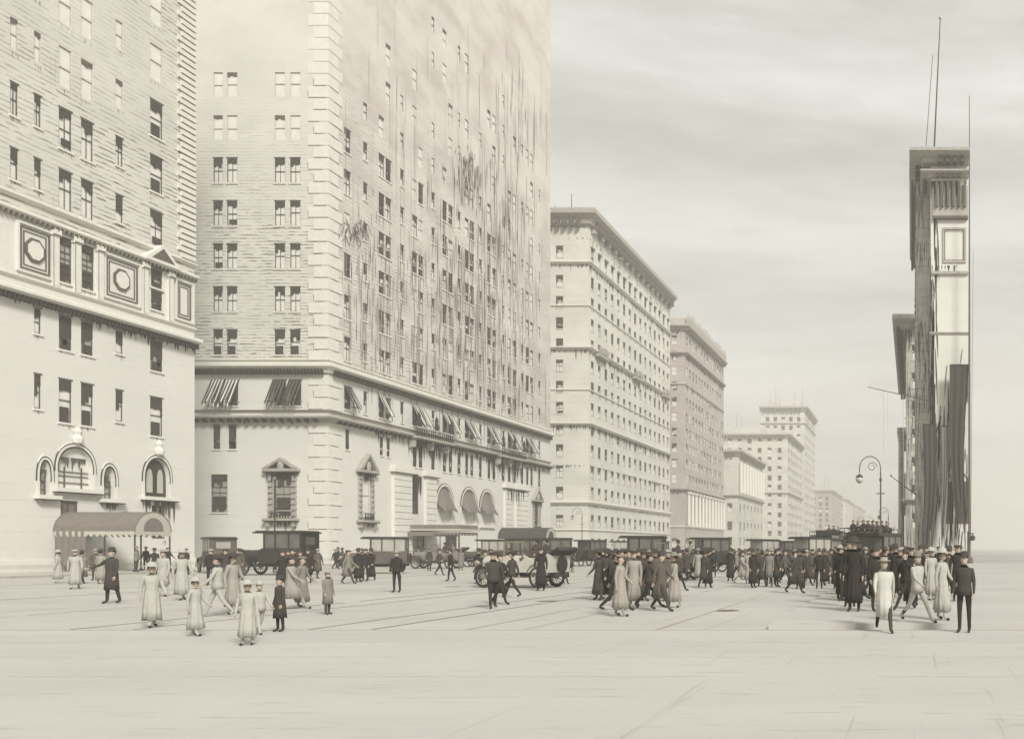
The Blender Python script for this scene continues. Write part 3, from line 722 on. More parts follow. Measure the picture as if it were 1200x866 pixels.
# ================================================================== generic blocks along the avenue
def block(name, label, D0, D1, Lf, H, wall, rows, nu, fcols, cornices, X=XF, sg=-1, style='far', wsize=(1.3,2.0), sub=False, bands=(), limit=100, hang_rows=None, faintf=None, cmat='trimgrey'):
    root = thing(name, label, 'building', (X, D0, 0)); La = D1-D0
    if sg < 0: floc, fr, aloc, ar = (-Lf,0,0), 0, (0,0,0), RZ
    else: floc, fr, aloc, ar = (0,0,0), 0, (0,La,0), -RZ
    hf, ha, sp = [], [], []
    w, h = wsize
    for k, z in enumerate(rows):
        p = La/nu
        for i in range(nu):
            u = p*(i+.5)-w/2; ha.append((u,u+w,z,z+h)); sp.append((aloc, ar, u, z, w, h, R.choice(style) if isinstance(style,(tuple,list)) else style))
        for u in fcols:
            uu = (Lf+u-w/2) if sg < 0 else u; hf.append((uu,uu+w,z,z+h)); sp.append((floc, fr, uu, z, w, h, R.choice(style) if isinstance(style,(tuple,list)) else style))
    b = MB(); grid_wall(b, Lf, H, hf); b.build('wall', mt[wall], root, floc, fr)
    b = MB(); grid_wall(b, La, H, ha); b.build('wall', mt[wall], root, aloc, ar)
    b = MB(); s = sg*Lf
    if sg < 0: b.quad((s,0,0),(s,0,H),(s,La,H),(s,La,0)); 
    else: b.quad((s,0,0),(s,La,0),(s,La,H),(s,0,H))
    b.quad((s,La,0),(0,La,0),(0,La,H),(s,La,H)); b.build('side_wall', mt[wall], root)
    shell(root, s, sg*.5, La, H, mt[wall])
    put_windows(root, sp, limit, sub)
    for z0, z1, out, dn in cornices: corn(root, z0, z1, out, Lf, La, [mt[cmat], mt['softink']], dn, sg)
    for z0, z1, out in bands: corn(root, z0, z1, out, Lf, La, [mt['trim'], mt['trim']], None, sg, 'ledge')
    if hang_rows:
        b, c = MB(), MB()
        for z, n, l in hang_rows:
            drip(b, 0, La, z, n, l*.2, l, .07, .22, -.03); drip(c, 0, Lf, z, n//3, l*.2, l*.7, .07, .18, -.03)
        b.build('ink_stroke', mt['softink'], root, aloc, ar); c.build('ink_stroke', mt['softink'], root, floc, fr)
    return root, La
ST = ('sash','sash','small','dark')
DA, DB = df(690), df(785)
rws = [1.4, 5.9] + [11.3+4.05*k for k in range(11)] + [57.4]
b3, La3 = block('cream_stone_block', 'cream twelve storey block with heavy bracketed roof cornice, right of the towering hotel', DA, DB, 24, 66, 'b3', rws, 15,
    [-5.6, -10.5, -15.5, -20], [(63.6,66.3,1.9,(.5,1.3))], style=('small','sash','dark','small'), wsize=(1.35,2.1),
    bands=((56.0,56.5,.7),(39.7,40.2,.8),(25.2,25.7,.8),(10.0,10.7,.7),(5.0,5.3,.3),(31.9,32.1,.25),(48.0,48.15,.25)),
    hang_rows=((56.0,130,2.4),(39.7,150,3.0),(25.2,150,3.0),(63.4,70,1.6),(17.6,110,1.5),(10.0,60,.8),(61.2,60,1.6)))
b = MB()
for k in range(15):
    u = La3/15*(k+.5); b.box(u-.95, u+.95, -.35, 0, 59.6, 59.85); b.box(u-.5, u+.5, -.9, 0, 62.4, 63.6)
for k in (1, 7, 13): u = La3/15*(k+.5); b.box(u-2.6, u+2.6, -1.1, 0, 39.2, 39.7); b.box(u-2.6, u+2.6, -1.15, -1.0, 40.2, 41.0)
b.build('bracket', mt['trimgrey'], b3, (0,0,0), RZ)
def mast(b, x, y, z, h): b.tube((x,y,z),(x,y,z+h),.12,.05,6)
b = MB(); mast(b, -4.5, 3, 65.8, 5); mast(b, -9, 6, 65.8, 4); b.build('roof_mast', mt['iron'], b3)
DA, DB = df(803), df(848)
b4, La4 = block('pinkish_brick_block', 'pinkish brick block with crested roofline and pillared lower floors, behind the cream block', DA, DB, 26, 64.5, 'b4',
    [2.0] + [19.5+4.2*k for k in range(10)], 14, [-3, -7, -11, -16, -21], [(61.2,62.6,1.4,(.5,1.4)),(54.4,55.2,.9,(.5,1.4)),(17.2,18.0,1.0,(.5,1.4))],
    style=('small','faint','sash'), wsize=(1.4,2.3), bands=((46.3,46.7,.4),(7.2,7.7,.4)), hang_rows=((61,90,3),(54.2,120,3.5),(46.2,70,2.5),(17.1,70,2)))
b = MB(); u = .6
while u < La4: hh = R.uniform(.5, 2.0); b.lathe([(.1,0),(.4,.2),(.28,hh*.6),(.05,hh+.6)], (u,-.6,64.4), 6); u += 1.5
b.box(0, La4, -.9, -.3, 62.6, 64.5); b.build('roof_cresting', mt['trimgrey'], b4, (0,0,0), RZ)
for k in range(12):
    b = MB(); u = La4*(k+.5)/12; b.tube((u,-.5,7.7),(u,-.5,16.6),.5,.42,10); b.box(u-.65, u+.65, -1.1, 0, 16.6, 17.2); b.build('column', mt['trim'], b4, (0,0,0), RZ)
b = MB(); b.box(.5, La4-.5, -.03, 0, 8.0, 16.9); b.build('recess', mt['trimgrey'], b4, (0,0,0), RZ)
DA, DB = df(865), df(894)
b5, La5 = block('low_stone_bank', 'low stone building with deep cornice and a row of columns, beside the pinkish block', DA, DB, 24, 37, 'far',
    [2.5, 8, 14.5], 7, [-3,-7,-12], [(34.6,36.6,1.7,(.6,1.6)),(19.8,20.6,1.0,None)], style=('small','dark'), wsize=(1.7,3.0), hang_rows=((34.4,40,2.5),(19.6,30,2)))
for k in range(9):
    b = MB(); u = La5*(k+.5)/9; b.tube((u,-.5,21.5),(u,-.5,32.5),.7,.6,10); b.build('column', mt['trim'], b5, (0,0,0), RZ)
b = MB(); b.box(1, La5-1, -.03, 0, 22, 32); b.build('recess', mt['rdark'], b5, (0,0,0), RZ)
DA, DB = df(923), df(940)
b6, La6 = block('mid_height_office_block', 'greyish office block with flat roof before the tallest distant tower', DA, DB, 34, 58.6, 'far',
    [3+4.6*k for k in range(12)], 11, [-4,-9,-14,-19,-24,-29], [(56.4,58.6,1.8,(.7,1.9)),(28.4,29.2,.9,None)], style=('dark','small'), wsize=(1.9,2.4), hang_rows=((56,50,3),(28,30,2.5)))
b = MB(); b.box(-30, -14, 4, 30, 58.4, 62.5); b.build('roof_house', mt['far'], b6)
b = MB(); mast(b, -26, 3, 62.4, 7); mast(b, -23.5, 3, 62.4, 5); b.build('roof_mast', mt['iron'], b6)
DA, DB = df(943), df(955)
b7, La7 = block('tall_office_tower', 'tallest of the distant towers with a projecting cornice and roof masts', DA, DB, 26, 84, 'far',
    [6+4.9*k for k in range(15)], 9, [-3.5,-8,-12.5,-17,-21.5], [(80.6,83.4,2.2,(.9,2.2)),(73,73.8,.8,None)], style=('dark','small'), wsize=(2.0,2.5), hang_rows=((80,60,4),(72.8,30,2)))
b = MB(); b.box(-22, -3, 4, 24, 83.8, 87); b.build('roof_house', mt['far'], b7)
b = MB()
for x, h in ((-20,9),(-17,11),(-15,7),(-6,9),(-1.5,12)): mast(b, x, 2, 83.6, h)
b.build('roof_mast', mt['iron'], b7)
for (px, px2, py, Lf_, wall, nm, lb, nr, mp) in (
    (975, 986, 574, 18, 'fardark', 'distant_office_block', 'distant grey block with flat roof just right of the tallest tower', 9, 2),
    (991, 1000, 584, 22, 'far', 'distant_office_block', 'distant pale block next along behind the grey block', 9, 1),
    (1004, 1013, 592, 22, 'fardark', 'distant_office_block', 'smoky distant block third along from the tallest tower', 9, 1),
    (1018, 1028, 604, 26, 'far', 'distant_office_block', 'faint far block near the end of the avenue', 8, 0),
    (1031, 1040, 612, 30, 'far', 'distant_office_block', 'farthest small block where the left side of the avenue ends', 7, 0)):
    DA, DB = df(px), df(px2); H = EYE+(PY0-py)*DA/F
    rt, l_ = block(nm, lb, DA, DB, Lf_, H, wall, [4+ (H-8)/nr*k for k in range(nr)], 8, [-4,-9,-14], [(H-2.2,H,1.8,None)], style=('dark','small'), wsize=(2.4,2.8), limit=60, hang_rows=((H-2.4,20,4),))
    b = MB()
    for k in range(mp): mast(b, -3-3*k, 3, H-.2, 12)
    if mp: b.build('roof_mast', mt['iron'], rt)
# ================================================================== right hand side
t = thing('tall_mast', 'very tall bare mast rising straight up at the right edge of the banner hung block', 'mast', (fx(1136,93.2), 93.2, .14))
b = MB(); b.lathe([(.4,0),(.4,.5),(.13,.8),(.12,20),(.08,36),(.035,51)], n=8); b.build('pole', mt['softink'], t)
b = MB(); b.tube((.12,0,1),(.42,0,34),.03,.02,5); b.build('stay', mt['softink'], t)
b = MB(); b.box(-.1,.5,-.2,0,3.2,3.3); b.lathe([(.05,0),(.24,.1),(.30,.45),(.1,.6),(.03,.75)], (.35,-.2,2.45), 8); b.build('lantern', mt['iron'], t)
D_ = 95.0
r1, Lr = block('right_corner_block', 'pale right hand building with a big projecting roof cornice and hanging banners', D_, 99.6, fx(1135,D_)-fx(1091,D_), 45.4, 'right',
    [], 1, [], [(44.3,45.4,2.4,(.35,.8)),(42.9,43.5,1.2,(.25,.6)),(25.5,25.8,.2,None)], X=fx(1091, D_), sg=1, cmat='trimgrey')
b = MB()
b.box(.2, 4.1, -.25, 0, 38.6, 42.0, 0)
for k in range(6): b.box(.5+.62*k, .75+.62*k, -.6, -.25, 39.6, 42.3, 1)
b.box(.2, 4.1, -.45, 0, 38.3, 38.6, 1)
for z0, z1 in ((33.5,37.4),):
    frame_rect(b, 1.3, 3.9, z0, z1, .2, -.14, 0, 0); frame_rect(b, 1.5, 3.7, z0+.25, z1-.25, .06, -.17, -.14, 1)
b.box(.1, 4.15, -.3, 0, 32.2, 32.5, 0)
b.build('frieze', [mt['trimgrey'], mt['softink']], r1)
b = MB()
for k in range(60): stroke(b, R.gauss(.25,.22), R.uniform(8,41), R.uniform(1.5,7), .13, -.05, R.uniform(-.1,.25))
drip(b, 0, 4, 42.5, 50, .3, 3.2, .05, .15, -.27); drip(b, 0, 3, 33.2, 12, .3, 1.5, .05, .1)
for k in range(130):
    u = R.choice((R.gauss(-.2,.5)+.6, R.gauss(3.6,.45), R.gauss(2.4,.8))); z = R.uniform(3, 21) if u < 1.5 else R.uniform(2, 24)
    stroke(b, max(.05, min(4.1,u)), z, R.uniform(1.5,6), R.uniform(.06,.2), -.06, R.uniform(-.5,.2))
b.build('ink_stroke', mt['ink'], r1)
b = MB()
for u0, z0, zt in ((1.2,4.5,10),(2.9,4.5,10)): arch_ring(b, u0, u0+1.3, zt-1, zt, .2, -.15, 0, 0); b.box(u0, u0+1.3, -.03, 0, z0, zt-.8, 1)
b.build('niche', [mt['trimgrey'], mt['softink']], r1)
# tall mast on that roof, drawn a little off plumb
m_ = thing('roof_flagpole', 'very tall thin flagpole leaning slightly on the roof of the right hand block', 'flagpole', (fx(1094,96), 96, 45.2))
b = MB(); b.tube((0,0,0),(.75,0,16),.10,.05,7); b.build('pole', mt['iron'], m_)
b = MB(); b.tube((-.9,0,1),(-.1,0,12),.04,.03,6); b.build('stay', mt['iron'], m_)
b = MB(); b.lathe([(.02,0),(.16,.1),(.16,.25),(.02,.36)], (.75,0,16), 8); b.build('finial', mt['brass'], m_)
# wing and neighbours further along
r2, Lr2 = block('hatched_side_wing', 'narrow sooty wing with dark edge behind the right hand corner block', 100.2, 131, 5.6, 47.0, 'rdark',
    [6+4.5*k for k in range(8)], 9, [], [(44.6,47.0,.8,(.4,.9))], X=.55, sg=1, style=('dark','small'), wsize=(1.4,2.3), hang_rows=((44.4,60,5),))
r3, Lr3 = block('sooty_cornice_block', 'lower sooty right hand block whose cornice juts over the avenue', 140, 205, 9.5, 39.6, 'rdark',
    [5+4.6*k for k in range(7)], 14, [1.0], [(37.6,39.6,2.2,(.5,1.2)),(9.2,9.8,.8,None)], X=-.9, sg=1, style=('dark','small'), wsize=(1.4,2.4), hang_rows=((37.4,90,6),(9,40,2)))
for k in range(8):
    b = MB(); b.tube((-.9, 2+4*k, 0.14),(-.9, 2+4*k, 21),.42,.36,9); b.box(-1.5, 0, 1.4+4*k, 2.6+4*k, 21, 21.7); b.build('column', mt['rdark'], r3)
r4, _ = block('distant_right_block', 'small distant block closing the right side of the avenue', 230, 420, 12, 22, 'fardark',
    [4,9,14], 12, [], [(20.5,22,1.2,None)], X=-1.6, sg=1, style=('dark','small'), wsize=(1.6,2.4), limit=36)
# ------------------------------------------------------------------ banners and poles on the right
def cloth(w, h, seed, amp=.18, taper=.5, nx=14, nz=22):
    r = random.Random(seed); b = MB(); ph = r.random()*6
    vs = []
    for j in range(nz+1):
        t = j/nz
        for i in range(nx+1):
            s = i/nx; ww = w*(1-taper*t); x = (s-.5)*ww + .25*w*math.sin(t*3+ph)*t
            y = amp*math.sin(s*17+ph+t*2)*(.4+.6*t); z = -h*t*(1-.12*math.sin(s*9+ph)*t)
            vs.append((x,y,z))
    fs = []
    for j in range(nz):
        for i in range(nx): a = j*(nx+1)+i; fs.append((a,a+1,a+nx+2,a+nx+1))
    n = len(vs); vs += [(x,y+.015,z) for x,y,z in vs]; fs += [tuple(n+k for k in f[::-1]) for f in fs]
    b.add(vs, fs); return b
def banner(label, px, py, D, w, h, pole, mat, seed, taper=.4):
    """a cloth on an inclined staff; pole: (dx,dz) of the staff's root from its top"""
    X = fx(px, D); Z = fz(py, D)
    t = thing('hanging_banner', label, 'banner', (X, D, Z), 0, 'banners on the right hand block')
    cloth(w, h, seed, taper=taper).build('cloth', mt[mat], t, smooth=True)
    b = MB(); b.tube((-w*.5,0,.05),(w*.5+.05,0,.05),.06); b.tube((pole[0], pole[2], pole[1]), (0,-.1,.1), .07, .05); b.build('staff', mt['iron'], t)
banner('long dark banner hanging beside the right block corner, nearest the street', 1089, 498, 93.6, 1.5, 13, (.1,-.4,1.38), 'canvasdark', 1, .2)
banner('tall dark twisted banner hanging at the inner end of the right block', 1124, 428, 93.4, 2.1, 16.5, (.3,-.5,1.58), 'curtain_and_shade', 5, .5)
banner('narrow grey banner between the two dark ones on the right block', 1107, 500, 93.8, 1.0, 12, (.1,-.3,1.18), 'canvasgrey', 3, .6)
pl = thing('projecting_flagpole', 'long bare pole reaching out over the avenue from the right hand block', 'flagpole', (fx(1092,94.8), 94.8, fz(470,94.8)))
b = MB(); b.tube((0,0.2,0),(-7.1,-.3,1.5),.06,.035); b.build('pole', mt['iron'], pl)
for dx, h in ((-5.4, 7.0), (-3.2, 12)):
    b = MB(); z = 1.5*(-dx)/7.1; b.tube((dx,-.2,z),(dx+.05,-.2,z-h),.03,.02,5); b.tube((dx+.5,-.2,z-.1),(dx+.45,-.2,z-h*.6),.018,.015,5); b.build('halyard', mt['framepale'], pl)
p2 = thing('projecting_flagpole', 'short pole angled out low from the sooty wing on the right', 'flagpole', (fx(1073,101), 101, fz(580,101)))
b = MB(); b.tube((.1,0,0),(-2.9,-.3,2.2),.07,.04); b.build('pole', mt['iron'], p2)
b = MB(); b.lathe([(.02,0),(.12,.06),(.12,.18),(.02,.26)], (-2.9,-.3,2.15), 8); b.build('finial', mt['brass'], p2)
# ------------------------------------------------------------------ street lamps
def lamp_meshes():
    m = {}; mt['iron_'] = mt['iron']
    b = MB(); b.lathe([(.30,0),(.30,.25),(.2,.4),(.2,.9),(.13,1.1),(.1,1.4)], n=10); m['base'] = b.mesh('base', mt['iron'])
    b = MB(); b.lathe([(.08,1.35),(.05,3),(.045,5.6),(.09,5.7),(.045,5.85),(.035,6.2)], n=10)
    b.tube((-.25,0,4.9),(.25,0,4.9),.03); m['post'] = b.mesh('post', mt['softink'])
    b = MB(); P = [(0,0,6.1)] + [(-.62+.62*math.cos(t), 0, 6.35+.72*math.sin(t)) for t in [math.pi*k/12 for k in range(0,13)]] + [(-1.24,0,6.1)]
    b.path(P, .03)
    Q = [(-.5+.3*math.cos(t)*(1-k/20), 0, 6.45+.3*math.sin(t)*(1-k/20)) for k, t in enumerate([k*.6 for k in range(14)])]
    b.path(Q, .02, 5); m['crook'] = b.mesh('crook', mt['softink'])
    b = MB(); b.lathe([(.03,.55),(.2,.42),(.22,.3)], (-1.24,0,5.5), 10); b.lathe([(.04,-.02),(.2,.1),(.24,.32)], (-1.24,0,5.5), 10, 1); m['lantern'] = b.mesh('lantern', [mt['iron'], mt['globe']], True)
    return m
LM = lamp_meshes()
def lamp(px, py_top, label, flip=0, X=None):
    D = (6.95-EYE)*F/(PY0-py_top); Xw = fx(px, D)
    z = .14 if (Xw < KL or Xw > KR+.2) else 0.003
    t = thing('street_lamp', label, 'street lamp', (Xw, D, z), flip, 'cast iron crook lamps')
    for k in ('base','post','crook','lantern'): link(k, LM[k], t)
lamp(1032, 540, 'tall crook street lamp standing alone at right, against the hazy end of the avenue')
lamp(1041, 597, 'smaller crook lamp just beyond the tall one at right', 0)
lamp(682, 596, 'crook lamp before the front wall of the cream block')
lamp(803, 614, 'small crook lamp at the foot of the pinkish block', math.pi)
lamp(1004, 606, 'thin distant crook lamp left of the tall right hand lamp', math.pi)
lamp(963, 618, 'faint far crook lamp in front of the distant blocks')
t = thing('kerb_pole', 'thin dark pole rising behind the black limousine in front of the pedimented window', 'pole', (fx(322,63.5), 63.5, 0.004))
b = MB(); b.lathe([(.12,0),(.12,.4),(.055,.6),(.045,6.9)], n=8); b.build('pole', mt['iron'], t)
b = MB(); b.lathe([(.02,0),(.09,.06),(.09,.16),(.02,.24)], (0,0,6.9), 8); b.build('finial', mt['brass'], t)
# ------------------------------------------------------------------ vehicles (nose towards +x)
def tor(b, c, r, t, n=22, k=6, mi=0):
    vs = []
    for i in range(n):
        a = 2*math.pi*i/n
        for j in range(k):
            d = 2*math.pi*j/k; rr = r + t*math.cos(d); vs.append((c[0]+rr*math.cos(a), c[1]+t*math.sin(d), c[2]+rr*math.sin(a)))
    b.add(vs, [(i*k+j, ((i+1)%n)*k+j, ((i+1)%n)*k+(j+1)%k, i*k+(j+1)%k) for i in range(n) for j in range(k)], mi)
def wheel_m(r):
    b = MB(); tor(b, (0,0,0), r-.05, .055); a = b.mesh('wheel', mt['tyre'], True)
    b = MB(); tor(b, (0,0,0), r-.115, .022, 18, 4); b.tube((0,-.09,0),(0,.09,0),.07,.07,8)
    for k in range(12):
        t = math.pi*2*k/12; b.tube((.05*math.cos(t),0,.05*math.sin(t)),((r-.12)*math.cos(t),0,(r-.12)*math.sin(t)),.02,.016,5)
    return a, b.mesh('spokes', mt['spoke'])
WH = {.43: wheel_m(.43), .48: wheel_m(.48)}
def fender(cx, y, r, w, a0, a1, tail=0):
    b = MB(); n = 10; P = [(cx+r*math.cos(a0+(a1-a0)*k/n), .43+r*math.sin(a0+(a1-a0)*k/n)) for k in range(n+1)]
    if tail: P.append((P[-1][0]+tail*.6, .55)); P.append((P[-1][0]+tail*.6, .47))
    for (x,z),(x2,z2) in zip(P,P[1:]):
        b.add([(x,y-w/2,z),(x,y+w/2,z),(x2,y+w/2,z2),(x2,y-w/2,z2),(x,y-w/2,z+.03),(x,y+w/2,z+.03),(x2,y+w/2,z2+.03),(x2,y-w/2,z2+.03)],
              [(0,3,2,1),(4,5,6,7),(0,1,5,4),(2,3,7,6),(1,2,6,5),(3,0,4,7)])
    return b
CARS = {}
def car_parts(kind, paint):
    if (kind, paint) in CARS: return CARS[(kind, paint)]
    P = []; pm = mt[paint]
    b = MB(); b.box(-2.05, 1.95, -.38, .38, .46, .60); b.tube((-1.35,-.72,.43),(-1.35,.72,.43),.05); b.tube((1.45,-.72,.43),(1.45,.72,.43),.04); P.append(('chassis', b.mesh('chassis', mt['iron']), None))
    b = MB()
    for s in (-1,1): b.box(.55, 1.75, s*.02 if s > 0 else -.36, .36 if s > 0 else -.02, .66, 1.08)
    pr = [(-.38,.66),(-.38,1.10),(-.28,1.24),(-.12,1.30),(.12,1.30),(.28,1.24),(.38,1.10),(.38,.66)]
    b2_ = MB(); n = len(pr); b2_.add([(.5,y,z) for y,z in pr]+[(1.78,y*.9,z-.04 if z > .7 else z) for y,z in pr], [(i,(i+1)%n,(i+1)%n+n,i+n) for i in range(n)]+[tuple(range(n-1,-1,-1)), tuple(range(n,2*n))])
    for k in range(6): b2_.box(.75+.14*k, .79+.14*k, -.385, -.36, .78, 1.0)
    P.append(('bonnet', b2_.mesh('bonnet', pm), None))
    b = MB(); b.box(1.78, 1.86, -.33, .33, .60, 1.24); b.box(1.75, 1.88, -.36, .36, 1.2, 1.29, 1); P.append(('radiator', b.mesh('radiator', [mt['iron'], mt['brass']]), None))
    if kind == 'closed':
        b = MB(); side = [(-2.0,.6),(.48,.6),(.48,1.28),(.25,1.38),(-1.98,1.38)]
        b.prism(side, -.74, .74)
        for x0,x1 in ((-1.98,-1.86),(-1.28,-1.2),(-.52,-.42),(.12,.2)):
            for s in (-1,1): b.box(x0, x1, s*.72-.03, s*.72+.03, 1.36, 2.12)
        b.box(-1.98,-1.92,-.7,.7,1.36,1.55); b.box(-1.98,-1.92,-.7,-.4,1.5,2.12); b.box(-1.98,-1.92,.4,.7,1.5,2.12); b.box(-1.98,-1.92,-.5,.5,1.95,2.12)
        P.append(('body', b.mesh('body', pm), None))
        b = MB(); b.box(-2.08, .8, -.80, .80, 2.12, 2.20); b.box(-2.0, .7, -.72, .72, 2.20, 2.26); P.append(('roof', b.mesh('roof', mt['black'] if paint != 'palecar' else pm), None))
        b = MB()
        for x0,x1 in ((-1.86,-1.28),(-1.2,-.52),(-.42,.12)):
            for s in (-1,1): b.box(x0,x1,s*.72-.012,s*.72+.012,1.38,2.12)
        b.box(.24,.27,-.68,.68,1.38,2.12); b.box(-1.96,-1.94,-.4,.4,1.55,1.95)
        P.append(('window', b.mesh('window', mt['glassdim' if paint == 'black' else 'panegrey']), None))
        b = MB(); b.box(-.44,-.42,-.755,-.742,.7,2.1); b.box(-1.2,-1.18,-.755,-.742,.7,1.4); b.box(-.55,-.5,-.78,-.742,1.15,1.18); P.append(('door', b.mesh('door', mt['brass'] if paint == 'black' else mt['iron']), None))
    else:
        b = MB(); side = [(-2.0,.62),(.5,.62),(.5,1.22),(.2,1.28),(.0,1.08),(-.55,1.06),(-.75,1.26),(-1.0,1.10),(-1.6,1.10),(-1.85,1.36),(-2.05,1.30)]
        b.prism(side, -.72, .72); P.append(('body', b.mesh('body', pm), None))
        b = MB(); b.box(-.75,-.35,-.6,.6,1.06,1.2); b.box(-.85,-.72,-.6,.6,1.1,1.5); b.box(-1.75,-1.3,-.6,.6,1.06,1.2); b.box(-1.9,-1.76,-.62,.62,1.1,1.52); P.append(('seat', b.mesh('seat', mt['brown']), None))
        b = MB(); frame_rect(b, -.65, .65, 1.25, 1.85, .05, -.02, .02); o_ = b.mesh('windscreen', mt['brass']); P.append(('windscreen', o_, ((.42,0,0), math.pi/2)))
        b = MB()
        for k in range(5): b.tube((-2.05-.08*k,-.68,1.38+.04*k),(-2.05-.08*k,.68,1.38+.04*k),.09,.09,8)
        if kind == 'tonneau':
            b = MB(); pr = [(.45,1.93),(.1,2.02),(-.7,2.08),(-1.5,2.03),(-1.95,1.86),(-2.12,1.36)]
            for (x,z),(x2,z2) in zip(pr,pr[1:]):
                b.quad((x,-.72,z),(x,.72,z),(x2,.72,z2),(x2,-.72,z2)); b.quad((x,-.71,z-.03),(x2,-.71,z2-.03),(x2,.71,z2-.03),(x,.71,z-.03))
                for q in (-.72,.72): b.tube((x,q,z-.02),(x2,q,z2-.02),.03,.03,5)
            for q in (-.715,.715):
                b.add([(-1.5,q,2.02),(-1.95,q,1.85),(-2.1,q,1.34),(-1.15,q,1.34)], [(0,1,2,3)]); b.tube((.42,q,1.92),(.42,q,1.25),.02,.02,5); b.tube((-.6,q,2.06),(-1.1,q,1.3),.02,.02,5)
        P.append(('folding_hood', b.mesh('folding_hood', mt['canvasdark' if kind != 'tonneau' else 'canvaspale'], True), None))
        b = MB(); tor(b, (0,0,0), .2, .018, 16, 5); w_ = b.mesh('steering_wheel', mt['iron']); P.append(('steering_wheel', w_, ((.1,-.35,1.38), math.pi/2)))
    for s in (-1,1):
        b = fender(1.45, s*.66, .52, .26, rad(20), rad(165), 0); P.append(('fender', b.mesh('fender', mt['black'] if paint != 'palecar' else mt['greycar']), None))
        b = fender(-1.35, s*.66, .52, .26, rad(15), rad(170)); P.append(('fender', b.mesh('fender', mt['black'] if paint != 'palecar' else mt['greycar']), None))
        b = MB(); b.box(-.78, .92, s*.66-.14, s*.66+.14, .42, .47); P.append(('running_board', b.mesh('running_board', mt['iron']), None))
        b = MB(); b.lathe([(.04,-.1),(.11,0),(.13,.1),(.12,.12)], n=10); me = b.mesh('headlight', mt['brass'], True)
        for v in me.vertices: v.co = Vector((v.co.z+1.95, v.co.y+s*.42, v.co.x+.98))
        P.append(('headlight', me, None))
    b = MB(); b.lathe([(.25,-.06),(.33,-.04),(.33,.04),(.25,.06)], n=12); me = b.mesh('spare_wheel', mt['tyre'])
    for v in me.vertices: v.co = Vector((v.co.z-2.14, v.co.y, v.co.x+.95))
    P.append(('spare_wheel', me, None))
    CARS[(kind, paint)] = P; return P
def car(px, py, kind, paint, heading, label, small=False, group='motor cars standing and driving along the avenue', scale=1):
    """px,py: the middle of its wheels on the road; heading: 180 = nose to the left"""
    D = EYE*F/(py-PY0); X = fx(px, D)
    t = thing('motor_car', label, 'car', (X, D, 0.003), rad(heading), group); t.scale = (scale*1.02, scale*1.05, scale*1.17)
    for nm, me, tr in car_parts(kind, paint):
        o = link(nm, me, t)
        if tr: o.location = tr[0]; o.rotation_euler = (0,0,tr[1])
    for x in (-1.35, 1.45):
        for y in (-.7, .7):
            w = link('wheel', WH[.43][0], t, (x, y, .43)); 
            if not small: link('spokes', WH[.43][1], w)
    return t, X, D
car(254, 671, 'closed', 'brown', 140, 'boxy dark closed car at far left, left of the black limousine')
car(324, 673.5, 'closed', 'black', 181, 'large black limousine facing left with long bonnet, nearest of the closed cars', scale=1.14)
car(440, 672, 'closed', 'brown', 205, 'dark closed cab facing left beside the corner quoins')
V4 = car(512, 666, 'open', 'greycar', 185, 'grey open touring car parked below the flat grey marquee')
V5 = car(611, 688, 'open', 'palecar', 168, 'cream open touring car with folded hood, in mid road left of centre')
car(606, 667, 'closed', 'black', 188, 'black boxy car just behind the cream touring car, before the dark canopy', True)
car(570, 664, 'closed', 'brown', 190, 'dark closed car in front of the three arches', True)
car(638, 669, 'closed', 'black', 200, 'black car beside the dark barrel canopy', True)
car(686, 663, 'closed', 'black', 250, 'dark closed car before the lamp of the cream block', True)
car(742, 675, 'closed', 'black', 190, 'black closed car half hidden by the dense knot of walkers', True)
V7 = car(782, 679, 'open', 'greycar', 172, 'grey open car with dark hood just right of the dense knot of walkers')
car(822, 670, 'closed', 'black', 215, 'dark closed car at the foot of the pinkish block', True)
car(850, 664, 'open', 'brown', 190, 'small brown open car under the pinkish block, right of the dark closed one', True)
car(888, 665, 'closed', 'greycar', 235, 'grey closed car driving away before the low columned building', True)
car(915, 660, 'closed', 'black', 240, 'small black car far off before the low columned building', True)
car(942, 672, 'closed', 'brown', 230, 'brown closed car left of the double deck bus', True)
car(962, 662, 'open', 'black', 250, 'small dark open car beyond the brown closed car', True)
car(722, 660, 'closed', 'greycar', 200, 'grey car at the kerb along the front of the cream block', True)
car(765, 658, 'closed', 'black', 200, 'black car parked farther along the cream block', True)
car(1022, 683, 'closed', 'black', 245, 'black closed car behind the man in the white coat', True)
